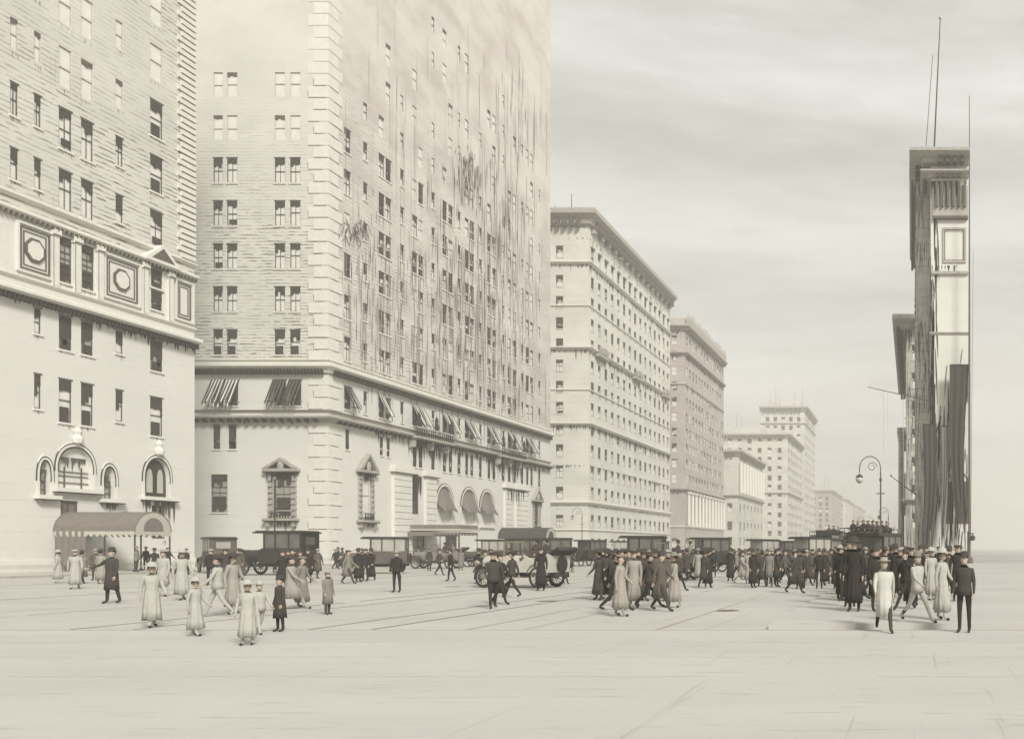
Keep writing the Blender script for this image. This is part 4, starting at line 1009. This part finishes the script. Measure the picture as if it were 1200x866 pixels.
# double deck bus with open top
def bus(px, py, heading, label):
    D = EYE*F/(py-PY0); X = fx(px, D)
    t = thing('double_deck_bus', label, 'bus', (X, D, .003), rad(heading))
    b = MB(); b.box(-3.2,3.0,-.95,.95,.75,1.55)
    for k in range(8): 
        x = -3.2+k*.87
        for s in (-1,1): b.box(x,x+.09,s*.92-.04,s*.92+.04,1.5,2.5)
    b.box(-3.2,3.0,-.98,.98,2.45,2.62); b.build('body', mt['brown'], t)
    b = MB()
    for k in range(7):
        x = -3.1+k*.87
        for s in (-1,1): b.box(x,x+.77,s*.9-.012,s*.9+.012,1.56,2.44)
    b.build('window', mt['panegrey'], t)
    b = MB(); b.box(-3.4,3.6,-1.1,1.1,2.63,2.72); b.build('upper_deck', mt['black'], t)
    b = MB()
    for z in (3.0,3.35): 
        for s in (-1,1): b.tube((-3.3,s*1.05,z),(3.5,s*1.05,z),.03,.03,5)
        for x in (-3.3,3.5): b.tube((x,-1.05,z),(x,1.05,z),.03,.03,5)
    for k in range(9):
        for s in (-1,1): b.tube((-3.3+.85*k,s*1.05,2.7),(-3.3+.85*k,s*1.05,3.37),.025,.025,5)
    b.build('railing', mt['iron'], t)
    b = MB(); b.box(-3.2,3.3,-1.08,-1.04,2.74,3.0); b.box(-3.2,3.3,1.04,1.08,2.74,3.0); b.build('side_board', mt['greycar'], t)
    b = MB(); b.box(3.0,4.2,-.45,.45,.7,1.35); b.box(4.2,4.28,-.4,.4,.65,1.35); b.build('bonnet', mt['brown'], t)
    for k in range(6): b = MB(); b.box(-2.6+k*.95,-2.2+k*.95,-.8,.8,3.0,3.08); b.box(-2.68+k*.95,-2.6+k*.95,-.8,.8,2.72,3.5); b.build('seat', mt['black'], t)
    b = MB()
    for k in range(8): b.box(-3.9+.04*k,-3.5+.04*k,-.9+.2*k,-.7+.2*k,.7+.26*k,.74+.26*k)
    b.path([(-3.9,-.95,1.6),(-3.6,.7,3.6)],.03); b.box(-4.0,-3.2,-.95,.95,.62,.7); b.build('staircase', mt['iron'], t)
    for x in (-2.2,3.3):
        for y in (-.85,.85): w = link('wheel', WH[.48][0], t, (x,y,.48)); link('spokes', WH[.48][1], w)
    for y in (-.5,.5): b = MB(); b.tube((4.25,y,1.15),(4.4,y,1.15),.13,.15,10); b.build('headlight', mt['brass'], t)
    return t, X, D
BUS = bus(1020, 669, 250, 'open top double deck bus crowded with passengers, at the right end of the street')
BUS2 = bus(972, 664, 262, 'farther open top bus left of the crowded one, beyond the dark group of figures')
# ------------------------------------------------------------------ people
PT = {k: plain('cloth_'+k, v, .95, .08, 8) for k, v in {'black':(.03,.026,.022), 'charcoal':(.055,.048,.042), 'brown':(.10,.085,.07), 'grey':(.20,.185,.16), 'fawn':(.30,.28,.245), 'pale':(.38,.37,.33), 'white':(.46,.45,.405)}.items()}
PT['skin'] = plain('skin_tone', (.42,.33,.26), .7, .1); PT['hair'] = plain('dark_hair', (.05,.04,.03), .9, .2); PT['shoe'] = plain('shoe_leather', (.035,.03,.025), .6, .2)
def skeleton(pose):
    V, E, Rr, Lb = [], [], [], []
    def v(p, r, lab, par=None):
        V.append(Vector(p)); Rr.append(r if isinstance(r, tuple) else (r, r)); Lb.append(lab)
        if par is not None: E.append((par, len(V)-1))
        return len(V)-1
    roots = []
    pel = v((0,0,.96), (.155,.115), 'up'); roots.append(pel)
    sp_ = v((0,.01,1.14), (.135,.105), 'up', pel); ch = v((0,0,1.33), (.165,.115), 'up', sp_); nb = v((0,0,1.46), (.085,.075), 'up', ch); v((0,-.015,1.57), (.055,.055), 'skin', nb)
    for s, (a, bnd) in ((-1, pose['L']), (1, pose['R'])):
        hip = v((s*.095,0,.90), .093, 'low', pel)
        k_ = Vector((s*.105, -.43*math.sin(a), .90-.43*math.cos(a))); kn = v(k_, .06, 'low', hip)
        c2 = a - bnd; an_ = k_ + Vector((0, -.43*math.sin(c2), -.42*math.cos(c2))); an = v(an_, .042, 'low', kn)
        v(an_ + Vector((s*.02, -.15, -.05)), (.045,.032), 'shoe', an); 
    for s, (a, el, out) in ((-1, pose['l']), (1, pose['r'])):
        sh = v((s*.185,0,1.40), .066, 'up', ch)
        d = Vector((s*math.sin(out), -math.sin(a)*math.cos(out), -math.cos(a)*math.cos(out)))
        e_ = Vector((s*.2,0,1.39)) + d*.28; e = v(e_, .047, 'up', sh)
        c2 = a + el; d2 = Vector((s*math.sin(out*.5), -math.sin(c2)*math.cos(out*.5), -math.cos(c2)*math.cos(out*.5)))
        w_ = e_ + d2*.24; w = v(w_, .031, 'up', e); p_ = w_ + d2*.05; pa = v(p_, (.036,.02), 'skin', w); v(p_+d2*.035, (.034,.018), 'skin', pa)
        side = Vector((0,1,0)) if abs(d2.y) < .7 else Vector((0,0,1)); side = (side - d2*side.dot(d2)).normalized(); inw = d2.cross(side).normalized()*(1 if s < 0 else -1)
        for i in range(4):
            off = side*(-.027+.018*i); ln = (.075,.085,.08,.06)[i]
            q = v(p_+off+d2*.02, .009, 'skin'); roots.append(q)
            q1 = v(p_+off+d2*(.03+ln*.5), .0085, 'skin', q); v(p_+off+d2*(.03+ln*.9)+inw*.02, .0075, 'skin', q1)
        q = v(p_-side*.02-d2*.01, .011, 'skin'); roots.append(q)
        q1 = v(p_-side*.05+d2*.02+inw*.01, .0095, 'skin', q); v(p_-side*.055+d2*.05+inw*.02, .008, 'skin', q1)
    return V, E, Rr, Lb, roots
POSES = {
 'stand': dict(L=(.04,.05), R=(-.05,.02), l=(.05,.25,.12), r=(-.02,.3,.1)),
 'walk': dict(L=(.42,.12), R=(-.32,.30), l=(-.4,.25,.1), r=(.42,.4,.1)),
 'stride': dict(L=(-.40,.38), R=(.50,.08), l=(.5,.5,.12), r=(-.45,.2,.1)),
 'step': dict(L=(.20,.08), R=(-.14,.16), l=(-.2,.3,.1), r=(.25,.5,.1)),
 'lean': dict(L=(.18,.1), R=(-.22,.15), l=(.3,1.2,.15), r=(-.15,.3,.3)),
 'wave': dict(L=(.1,.05), R=(-.15,.1), l=(.3,.9,.9), r=(.05,.25,.1)),
 'sit': dict(L=(1.45,1.4), R=(1.5,1.45), l=(.4,.9,.1), r=(.45,.8,.1)),
}
def make_body(pose):
    V, E, Rr, Lb, roots = skeleton(POSES[pose])
    me = bpy.data.meshes.new('body'); me.from_pydata(V, E, [])
    o = bpy.data.objects.new('tmp', me); COL.objects.link(o)
    md = o.modifiers.new('s', 'SKIN'); ms = o.modifiers.new('u', 'SUBSURF'); ms.levels = 1; ms.render_levels = 1; md.use_smooth_shade = True
    sv = me.skin_vertices[0].data
    for i, r in enumerate(Rr): sv[i].radius = r; sv[i].use_root = i in roots
    dg = bpy.context.evaluated_depsgraph_get(); ev = bpy.data.meshes.new_from_object(o.evaluated_get(dg))
    bpy.data.objects.remove(o)
    b = MB(); b.add([tuple(v.co) for v in ev.vertices], [])
    idx = {'skin':0,'up':1,'low':2,'shoe':3}
    for p in ev.polygons:
        c = p.center; d, lab = min(((c-V[i]).length - Rr[i][0]*.6, Lb[i]) for i in range(len(V)))
        if lab == 'skin' and c.z < 1.45 and abs(c.x) < .165: d, lab = min(((c-V[i]).length - Rr[i][0]*.6, Lb[i]) for i in range(len(V)) if Lb[i] != 'skin')
        b.f.append(tuple(p.vertices)); b.m.append(idx[lab])
    # head with brow, nose, chin and ears
    rings = [(0,-.012,1.515,.035,.04),(0,-.022,1.535,.055,.068),(0,-.018,1.565,.066,.083),(0,-.01,1.60,.073,.09),(0,-.005,1.64,.077,.096),(0,0,1.68,.077,.097),(0,.003,1.715,.068,.086),(0,.003,1.74,.045,.06),(0,.003,1.752,.015,.02)]
    b.loft(rings, 16, 0)
    b.add([(-.012,-.096,1.60),(.012,-.096,1.60),(0,-.128,1.603),(0,-.098,1.645)], [(0,1,2),(1,3,2),(3,0,2)], 0)
    for s in (-1,1):
        b.box(s*.03-.009, s*.03+.009, -.101, -.086, 1.637, 1.646, 4); b.box(s*.03-.015, s*.03+.015, -.101, -.086, 1.659, 1.663, 4)
        b.box(s*.078-.01, s*.078+.01, -.01, .025, 1.60, 1.655, 0)
    b.box(-.024,.024,-.101,-.085,1.572,1.58,4)
    zmin = min(v[2] for v in b.v if True) if pose != 'sit' else 0
    b.v = [(x,y,z-zmin) for x,y,z in b.v]
    return b, zmin
BODY = {k: make_body(k) for k in POSES}
CL = {}
def cloth_mesh(kind, pose, mat):
    key = (kind, pose, mat)
    if key in CL: return CL[key]
    dz = BODY[pose][1]; b = MB(); m = PT[mat]
    lean = {'walk':.05,'stride':-.03}.get(pose, 0); sw = {'walk':.10,'stride':.11,'lean':.05,'step':.05}.get(pose, .02)
    def rr(z, rx, ry, y=0): return (0, y, z-dz, rx, ry)
    if kind == 'coat':
        b.loft([rr(1.45,.11,.09),rr(1.40,.205,.125),rr(1.25,.19,.13),rr(1.08,.165,.125),rr(.95,.18,.145),rr(.72,.185,.155+sw*.4,lean),rr(.44,.195,.165+sw*.8,lean)], 40, fold=.10)
    elif kind == 'jacket':
        b.loft([rr(1.45,.11,.09),rr(1.40,.205,.125),rr(1.25,.19,.13),rr(1.08,.165,.12),rr(.95,.175,.135),rr(.82,.185,.15)], 16)
    elif kind == 'dress':
        b.loft([rr(1.44,.10,.085),rr(1.38,.18,.12),rr(1.24,.165,.125),rr(1.08,.13,.105),rr(.95,.165,.14),rr(.7,.18,.165),rr(.45,.19,.18+sw*.4,lean),rr(.22,.205,.195+sw*.5,lean)], 40, fold=.16)
    elif kind == 'bowler': b.lathe([(.13,1.70-dz),(.135,1.71-dz),(.088,1.715-dz),(.09,1.77-dz),(.07,1.82-dz),(.02,1.835-dz)], n=14, sy=1.15)
    elif kind == 'straw': b.lathe([(.16,1.705-dz),(.16,1.72-dz),(.088,1.722-dz),(.085,1.79-dz),(.02,1.80-dz)], n=14, sy=1.1)
    elif kind == 'wide': b.lathe([(.24,1.70-dz),(.25,1.715-dz),(.11,1.73-dz),(.11,1.80-dz),(.05,1.84-dz)], n=16)
    elif kind == 'hair': b.loft([(0,.03,1.60-dz,.079,.075),(0,.022,1.66-dz,.085,.088),(0,.012,1.71-dz,.079,.092),(0,.006,1.75-dz,.05,.066),(0,.006,1.762-dz,.015,.02)], 14)
    elif kind == 'cap': b.lathe([(.10,1.70-dz),(.125,1.73-dz),(.11,1.765-dz),(.03,1.775-dz)], n=14, sy=1.1); b.box(-.07,.07,-.17,-.08,1.70-dz,1.715-dz)
    CL[key] = b.mesh(kind, m, True); return CL[key]
BM = {}
def body_mesh(pose, up, low):
    key = (pose, up, low)
    if key not in BM:
        b = BODY[pose][0]; BM[key] = b.mesh('person', [PT['skin'], PT[up], PT[low], PT['shoe'], PT['hair']], True)
    return BM[key]
LAND = [(150,'by the far left barrel canopy'),(228,'by the dark arched window'),(284,'by the boxy left car'),(372,'near the black limousine'),
        (448,'below the corner quoins'),(500,'before the tall pilasters'),(556,'by the flat marquee'),(655,'by the cream touring car'),(700,'at the cream block corner'),
        (746,'left of the grey open car'),(802,'around the grey open car'),(846,'below the pinkish block'),(884,'before the low bank'),(925,'under the tallest tower'),
        (972,'around the brown car'),(1014,'left of the white coat'),(1050,'by the tall lamp'),(1090,'by the sooty wing'),(1300,'below the banners')]
PEOPLE = []
def person(px, py, kind='man', tone='charcoal', pose=None, face=None, h=1.0, at=None, where=None, hat=None):
    """kind man / woman / boy / girl"""
    if at is None: D = EYE*F/(py-PY0); X = fx(px, D); z = .14 if (X < KL-.1 or (X > KR+.1 and D > 19.8)) else (.02 if D < 19.3 else .003)
    else: X, D, z = at
    if kind in ('boy','girl'): h *= .68
    pose = pose or R.choice(('stand','walk','stride','walk','lean'))
    face = R.uniform(0, 360) if face is None else face
    if kind in ('woman','girl') and pose in ('stride','walk'): pose = 'step'
    low = {'white':'charcoal','pale':'pale','fawn':'fawn','grey':'charcoal','brown':'charcoal'}.get(tone, 'black')
    if kind in ('woman','girl'): low = tone
    o = link('person', body_mesh(pose, tone, low), None, (X, D, z), rad(face)); o.scale = (h,)*3
    sit = pose == 'sit'
    hat = hat or (R.choice(('wide','wide','cap')) if kind in ('woman','girl') else R.choice(('bowler','bowler','straw','cap')))
    hm = tone if tone in ('pale','white') and kind != 'man' else {'straw':'fawn'}.get(hat, 'charcoal' if tone in ('black','charcoal','brown') else R.choice(('charcoal','grey')))
    garment = 'dress' if kind in ('woman','girl') else R.choice(('coat','jacket'))
    if sit: garment = 'jacket'
    if tone == 'white' and kind == 'man': garment = 'coat'
    link('jacket' if garment == 'jacket' else garment, cloth_mesh(garment, pose, tone), o)
    link('hat', cloth_mesh(hat, pose, hm), o); link('hair', cloth_mesh('hair', pose, 'hair'), o)
    look = {'man':'man','woman':'woman','boy':'small boy','girl':'small girl'}[kind]
    clothes = {'coat':'long coat','jacket':'short jacket','dress':'long dress'}[garment]
    act = {'stand':'standing','walk':'walking','stride':'striding','lean':'arm bent','wave':'arm out','step':'stepping out','sit':'seated'}[pose]
    if where is None:
        where = next(w for lim, w in LAND if px < lim)
    far = D > 72 and at is None
    PEOPLE.append((o, f"{look} in {tone} {clothes} and {hat.replace('wide','wide brimmed').replace('straw','straw hat').replace('bowler','bowler hat').replace('wide brimmed','wide hat')}, {act}", ('far off ' if far else '') + where, px))
    o['category'] = 'person'
    o['group'] = 'people far along the avenue' if far else ('bus passengers' if where and 'top deck' in where else 'people crossing the open street')
    return o
K = 'charcoal'
near = [ # px, feet y, kind, tone, pose, facing, size
 (88,690,'woman','pale','walk',40,1),(96,684,'man','grey','stride',200,1),(118,684,'woman','fawn','stand',180,.98),(131,707,'man','charcoal','wave',350,1.03),(112,680,'man','brown','stand',20,1),
 (160,672,'man','grey','stand',100,1),(171,670,'man','black','stand',0,1),(181,675,'woman','black','stand',30,1),(197,671,'man','black','walk',90,1),(212,675,'man','black','stride',270,1),(218,671,'woman','black','stand',0,1),
 (191,699,'man','pale','stand',0,1),(213,703,'woman','pale','walk',60,1),(178,735,'woman','pale','step',60,.84),(229,746,'girl','pale','step',90,1.0),(68,683,'woman','pale','stand',300,.95),
 (247,686,'man','black','stand',10,1),(264,684,'woman','charcoal','walk',80,1),(255,722,'man','pale','walk',300,.95),(273,718,'woman','fawn','stride',90,.95),
 (290,757,'girl','pale','stand',20,1),(304,744,'boy','pale','walk',60,.95),(328,741,'boy','charcoal','stand',330,1),(341,714,'man','fawn','stride',110,.95),(354,712,'woman','grey','walk',100,.9),(384,720,'boy','grey','stand',80,1),
 (331,688,'man','black','walk',80,1),(342,686,'woman','black','stand',100,1),(352,684,'man','charcoal','stride',0,1),(361,683,'man','black','stand',10,1),
 (393,667,'man','black','walk',90,1),(401,666,'woman','charcoal','stand',90,1),(408,684,'man','grey','walk',100,1),(420,682,'woman','black','stand',60,1),(428,681,'man','black','stand',0,1),(435,680,'woman','black','walk',0,1),
 (465,694,'man','black','stand',0,.97),(515,674,'man','charcoal','walk',90,1),(528,681,'man','black','lean',300,1),(540,668,'woman','grey','stand',0,1),(503,669,'man','charcoal','stand',60,1),
 (561,684,'woman','black','stand',20,1),(568,687,'man','charcoal','walk',100,1),(575,683,'woman','black','stand',0,1),(578,713,'man','charcoal','lean',40,.98),(586,708,'man','black','walk',80,.97),
 (600,700,'man','charcoal','walk',270,1),(634,692,'woman','black','stand',10,1.04),(643,686,'woman','fawn','walk',90,1),(652,676,'man','charcoal','stand',0,1),(663,684,'man','black','walk',60,.9),
 (706,690,'man','black','stand',20,1),(711,697,'woman','charcoal','stand',40,1),(716,703,'man','black','walk',100,1),(722,716,'man','charcoal','stride',110,1),(728,702,'woman','charcoal','stand',0,1),(733,695,'man','black','walk',60,1),(738,700,'woman','brown','stand',300,1),(727,722,'woman','fawn','walk',90,.95),
 (748,696,'man','charcoal','stand',0,1),(754,704,'woman','charcoal','walk',80,1),(761,712,'man','charcoal','stride',120,1),(768,698,'woman','brown','stand',0,1),(775,716,'man','brown','walk',80,1),(783,704,'man','brown','stand',0,1),(790,712,'woman','fawn','walk',300,.95),(796,692,'man','charcoal','walk',90,1),(743,712,'woman','fawn','stand',0,1),
 (818,680,'woman','fawn','stand',0,1),(828,683,'man','charcoal','walk',0,1),(836,676,'man','black','stand',0,1),(856,681,'woman','black','stand',0,1.02),(863,679,'man','grey','walk',90,1),(870,684,'man','fawn','stride',80,1),(877,684,'woman','fawn','stand',20,1),
 (899,676,'man','black','walk',0,1),(905,684,'man','charcoal','stand',0,1),(912,680,'woman','fawn','stand',40,1),(920,684,'man','brown','walk',80,1),(931,695,'man','charcoal','walk',100,1),(937,690,'woman','charcoal','stand',0,1),(945,686,'man','charcoal','walk',80,1),
 (960,690,'man','black','stand',0,1),(966,686,'woman','black','walk',40,1),(974,684,'man','brown','stand',0,1),(952,683,'woman','brown','stand',0,1),
 (984,700,'man','black','stand',0,1.03),(990,708,'woman','black','stand',20,1.08),(996,716,'man','black','stand',0,1.1),(1001,722,'woman','black','stand',350,1.1),(1006,706,'man','black','walk',80,1.05),(981,694,'woman','charcoal','stand',0,1),
 (1014,692,'man','charcoal','walk',60,1),(1026,722,'man','black','stand',40,.97),(1036,741,'man','white','stride',10,.96),(1049,702,'woman','black','stand',0,1.02),(1056,712,'man','charcoal','walk',320,1),(1061,720,'man','black','stride',300,.98),
 (1075,736,'man','pale','stride',50,.95),(1067,718,'woman','black','stand',20,.98),(1085,694,'man','grey','stand',0,1),(1091,708,'woman','pale','stand',30,.95),(1104,733,'woman','pale','walk',60,.95),(1108,702,'man','charcoal','walk',300,1),(1122,709,'woman','black','stand',0,1.02),(1130,742,'man','charcoal','stand',340,.97),(1113,696,'woman','grey','stand',30,.95),
]
for px, py, kd, tn, ps, fc, h in near: person(px, py, kd, tn, ps, fc, h)
# the crowd farther along, feet about level with one another
def ok(px, py, used):
    return all(abs(px-a) > 2.2 or abs(py-b_) > 2.5 for a, b_ in used)
used = []
def scatter(n, x0, x1, y0, y1, tones, kinds=('man','man','woman')):
    c = 0
    for _ in range(n*6):
        if c >= n: break
        px = R.uniform(x0, x1); py = R.uniform(y0, y1)
        if not ok(px, py, used): continue
        used.append((px, py)); person(px, py, R.choice(kinds), R.choice(tones)); c += 1
dk = ('black','black','charcoal','charcoal','brown','grey')
scatter(11, 700, 745, 680, 706, dk); scatter(10, 982, 1008, 690, 712, ('black','black','charcoal')); scatter(14, 745, 812, 676, 692, dk); scatter(8, 1010, 1062, 690, 706, dk)
scatter(10, 392, 560, 662.5, 667, dk); scatter(10, 560, 690, 658, 672, dk); scatter(18, 695, 850, 655.5, 674, dk); scatter(30, 850, 1000, 655, 672, dk+('black',))
scatter(18, 1000, 1062, 656, 684, dk+('black',)); scatter(22, 815, 1010, 671, 690, ('grey','brown','charcoal','black','black')); scatter(8, 1060, 1130, 672, 700, dk); scatter(5, 230, 385, 675, 680, dk)
# passengers and drivers, seated
def seat_in(v, lx, ly, lz, where, tone=None, kind=None, turn=0):
    t, X, D = v; a = t.rotation_euler.z; s = t.scale[0]; sz = t.scale[2]
    p = Vector((X + s*(lx*math.cos(a)-ly*math.sin(a)), D + s*(lx*math.sin(a)+ly*math.cos(a)), lz*sz-.88))
    person(PX0+F*p.x/p.y, 0, kind or R.choice(('man','man','woman')), tone or R.choice(dk), 'sit', math.degrees(a)+90+turn, 1.0, (p.x, p.y, p.z), where)
for V, w in ((V4,'in the grey car by the flat marquee'),(V5,'in the cream touring car'),(V7,'in the grey open car right of the knot')):
    seat_in(V, -.5, -.35, 1.2, w+', at the wheel', K, 'man'); seat_in(V, -1.5, .3, 1.2, w+', on the back seat')
for k in range(6):
    for y in (-.45,.42): seat_in(BUS, -2.4+.95*k, y, 3.08, ('on the top deck of the crowded bus'))
for k in range(0,6,2): seat_in(BUS2, -2.4+.95*k, .3, 3.08, 'on the top deck of the farther bus')
# a description of its own for each person
ORD = ['first','second','third','fourth','fifth','sixth','seventh','eighth','ninth','tenth','eleventh','twelfth']
by = {}
for o, look, where, px in PEOPLE: by.setdefault((look, where), []).append((px, o))
for (look, where), L in by.items():
    L.sort(key=lambda q: q[0])
    for i, (px, o) in enumerate(L):
        s = f"{look}, {where}"
        if len((s + ' x x x').split()) > 16: s = f"{look.rsplit(',', 1)[0]}, {where}"
        if len(L) > 1: s = f"{ORD[i]} from left: {s}"
        wds = s.split()
        o['label'] = s if len(wds) <= 16 else s.replace(' and bowler hat','').replace(' and wide hat','').replace(' and straw hat','').replace(' and cap','') 
seen = {}
for o, look, where, px in PEOPLE:
    seen.setdefault(o['label'], []).append((px, o))
for lb, L in seen.items():
    if len(L) > 1:
        L.sort(key=lambda q: q[0])
        for i, (px, o) in enumerate(L): o['label'] = f"{ORD[min(i,11)]} from left, {lb}"
for o, *_ in PEOPLE:
    l = o['label']
    for cut in (' and bowler hat',' and wide hat',' and straw hat',' and cap',', standing',', walking',', striding',', arm bent',', stepping out',', seated',' long',' short',' coat',' jacket',' dress'):
        if len(l.replace('-',' ').split()) > 15 and l.replace(cut,'',1) not in seen: l = l.replace(cut, '', 1)
    o['label'] = l; seen[l] = 1
# ------------------------------------------------------------------ sky, sun, air, camera
w = bpy.data.worlds.new('World'); S.world = w; w.use_nodes = True; nt = w.node_tree
bg = nt.nodes['Background']; sky = N(nt, 'ShaderNodeTexSky', sky_type='NISHITA', sun_disc=False)
SUN = Vector((.50, -.62, .60)).normalized()
el = math.asin(SUN.z); az = math.atan2(SUN.x, SUN.y)
sky.sun_elevation = el; sky.sun_rotation = az; sky.dust_density = 6; sky.air_density = 1.5
tc = N(nt, 'ShaderNodeTexCoord').outputs['Generated']
n1 = noise(nt, scaled(nt, tc, (1.1, 1.1, 8.5), (.3,.1,.35)), 1.5, 4, .55)
n2 = noise(nt, scaled(nt, tc, (5, 5, 30)), 2.0, 4, .6)
spz = N(nt, 'ShaderNodeSeparateXYZ'); nt.links.new(tc, spz.inputs[0])
zz = M(nt, 'ADD', spz.outputs[2], M(nt, 'MULTIPLY', M(nt, 'SUBTRACT', n1, .5), .10))
cr = N(nt, 'ShaderNodeValToRGB'); cr.color_ramp.interpolation = 'EASE'
st = [(0,.25),(.09,.35),(.20,.9),(.285,.25),(.35,.85),(.405,.35),(.47,1.0),(.54,.45)]
for k, (p, v) in enumerate(st):
    e = cr.color_ramp.elements[k] if k < 2 else cr.color_ramp.elements.new(p)
    e.position = p; e.color = (v, v, v, 1)
nt.links.new(zz, cr.inputs[0])
f = M(nt, 'ADD', M(nt, 'MULTIPLY', cr.outputs[0], .62), M(nt, 'MULTIPLY', ramp(nt, M(nt, 'ADD', M(nt, 'MULTIPLY', n1, .6), M(nt, 'MULTIPLY', n2, .4)), .36, .64), .38))
SK = 3.15
cl = mix(nt, f, (.63*SK, .595*SK, .53*SK), (1.14*SK, 1.115*SK, 1.04*SK))
nt.links.new(mix(nt, .93, sky.outputs[0], cl), bg.inputs['Color']); bg.inputs['Strength'].default_value = .12
ld = bpy.data.lights.new('sun', 'SUN'); ld.energy = 2.2; ld.angle = rad(14); ld.color = (1, .98, .94)
lo_ = bpy.data.objects.new('sun', ld); COL.objects.link(lo_); lo_.rotation_euler = SUN.to_track_quat('Z', 'Y').to_euler(); lo_.location = (0,0,200)
b = MB(); b.box(-500, 260, -40, 1500, -1.1, 125)
hz = b.build('haze', None); hz.data.materials.clear()
m = bpy.data.materials.new('thin_city_haze'); m.use_nodes = True; nt = m.node_tree
nt.nodes.remove(nt.nodes['Principled BSDF']); pv = N(nt, 'ShaderNodeVolumePrincipled'); pv.inputs['Color'].default_value = (.95,.93,.885,1); pv.inputs['Density'].default_value = .0011; pv.inputs['Anisotropy'].default_value = .1
nt.links.new(pv.outputs[0], nt.nodes['Material Output'].inputs['Volume']); hz.data.materials.append(m); hz['kind'] = 'stuff'
cd = bpy.data.cameras.new('camera'); cam = bpy.data.objects.new('camera', cd); COL.objects.link(cam)
cam.location = (0,0,EYE); cam.rotation_euler = (math.pi/2, 0, 0); cd.sensor_width = 36; cd.sensor_fit = 'HORIZONTAL'; cd.lens = 36*F/1200
cd.shift_x = (600-PX0)/1200; cd.shift_y = (PY0-433)/1200; cd.clip_start = .3; cd.clip_end = 9000
S.camera = cam
S.view_settings.view_transform = 'Standard'; S.view_settings.look = 'None'; S.view_settings.gamma = 1; S.view_settings.exposure = 1.03
S.view_settings.use_curve_mapping = False
S.cycles.max_bounces = 6; S.cycles.diffuse_bounces = 3; S.cycles.volume_bounces = 1; S.cycles.use_denoising = True
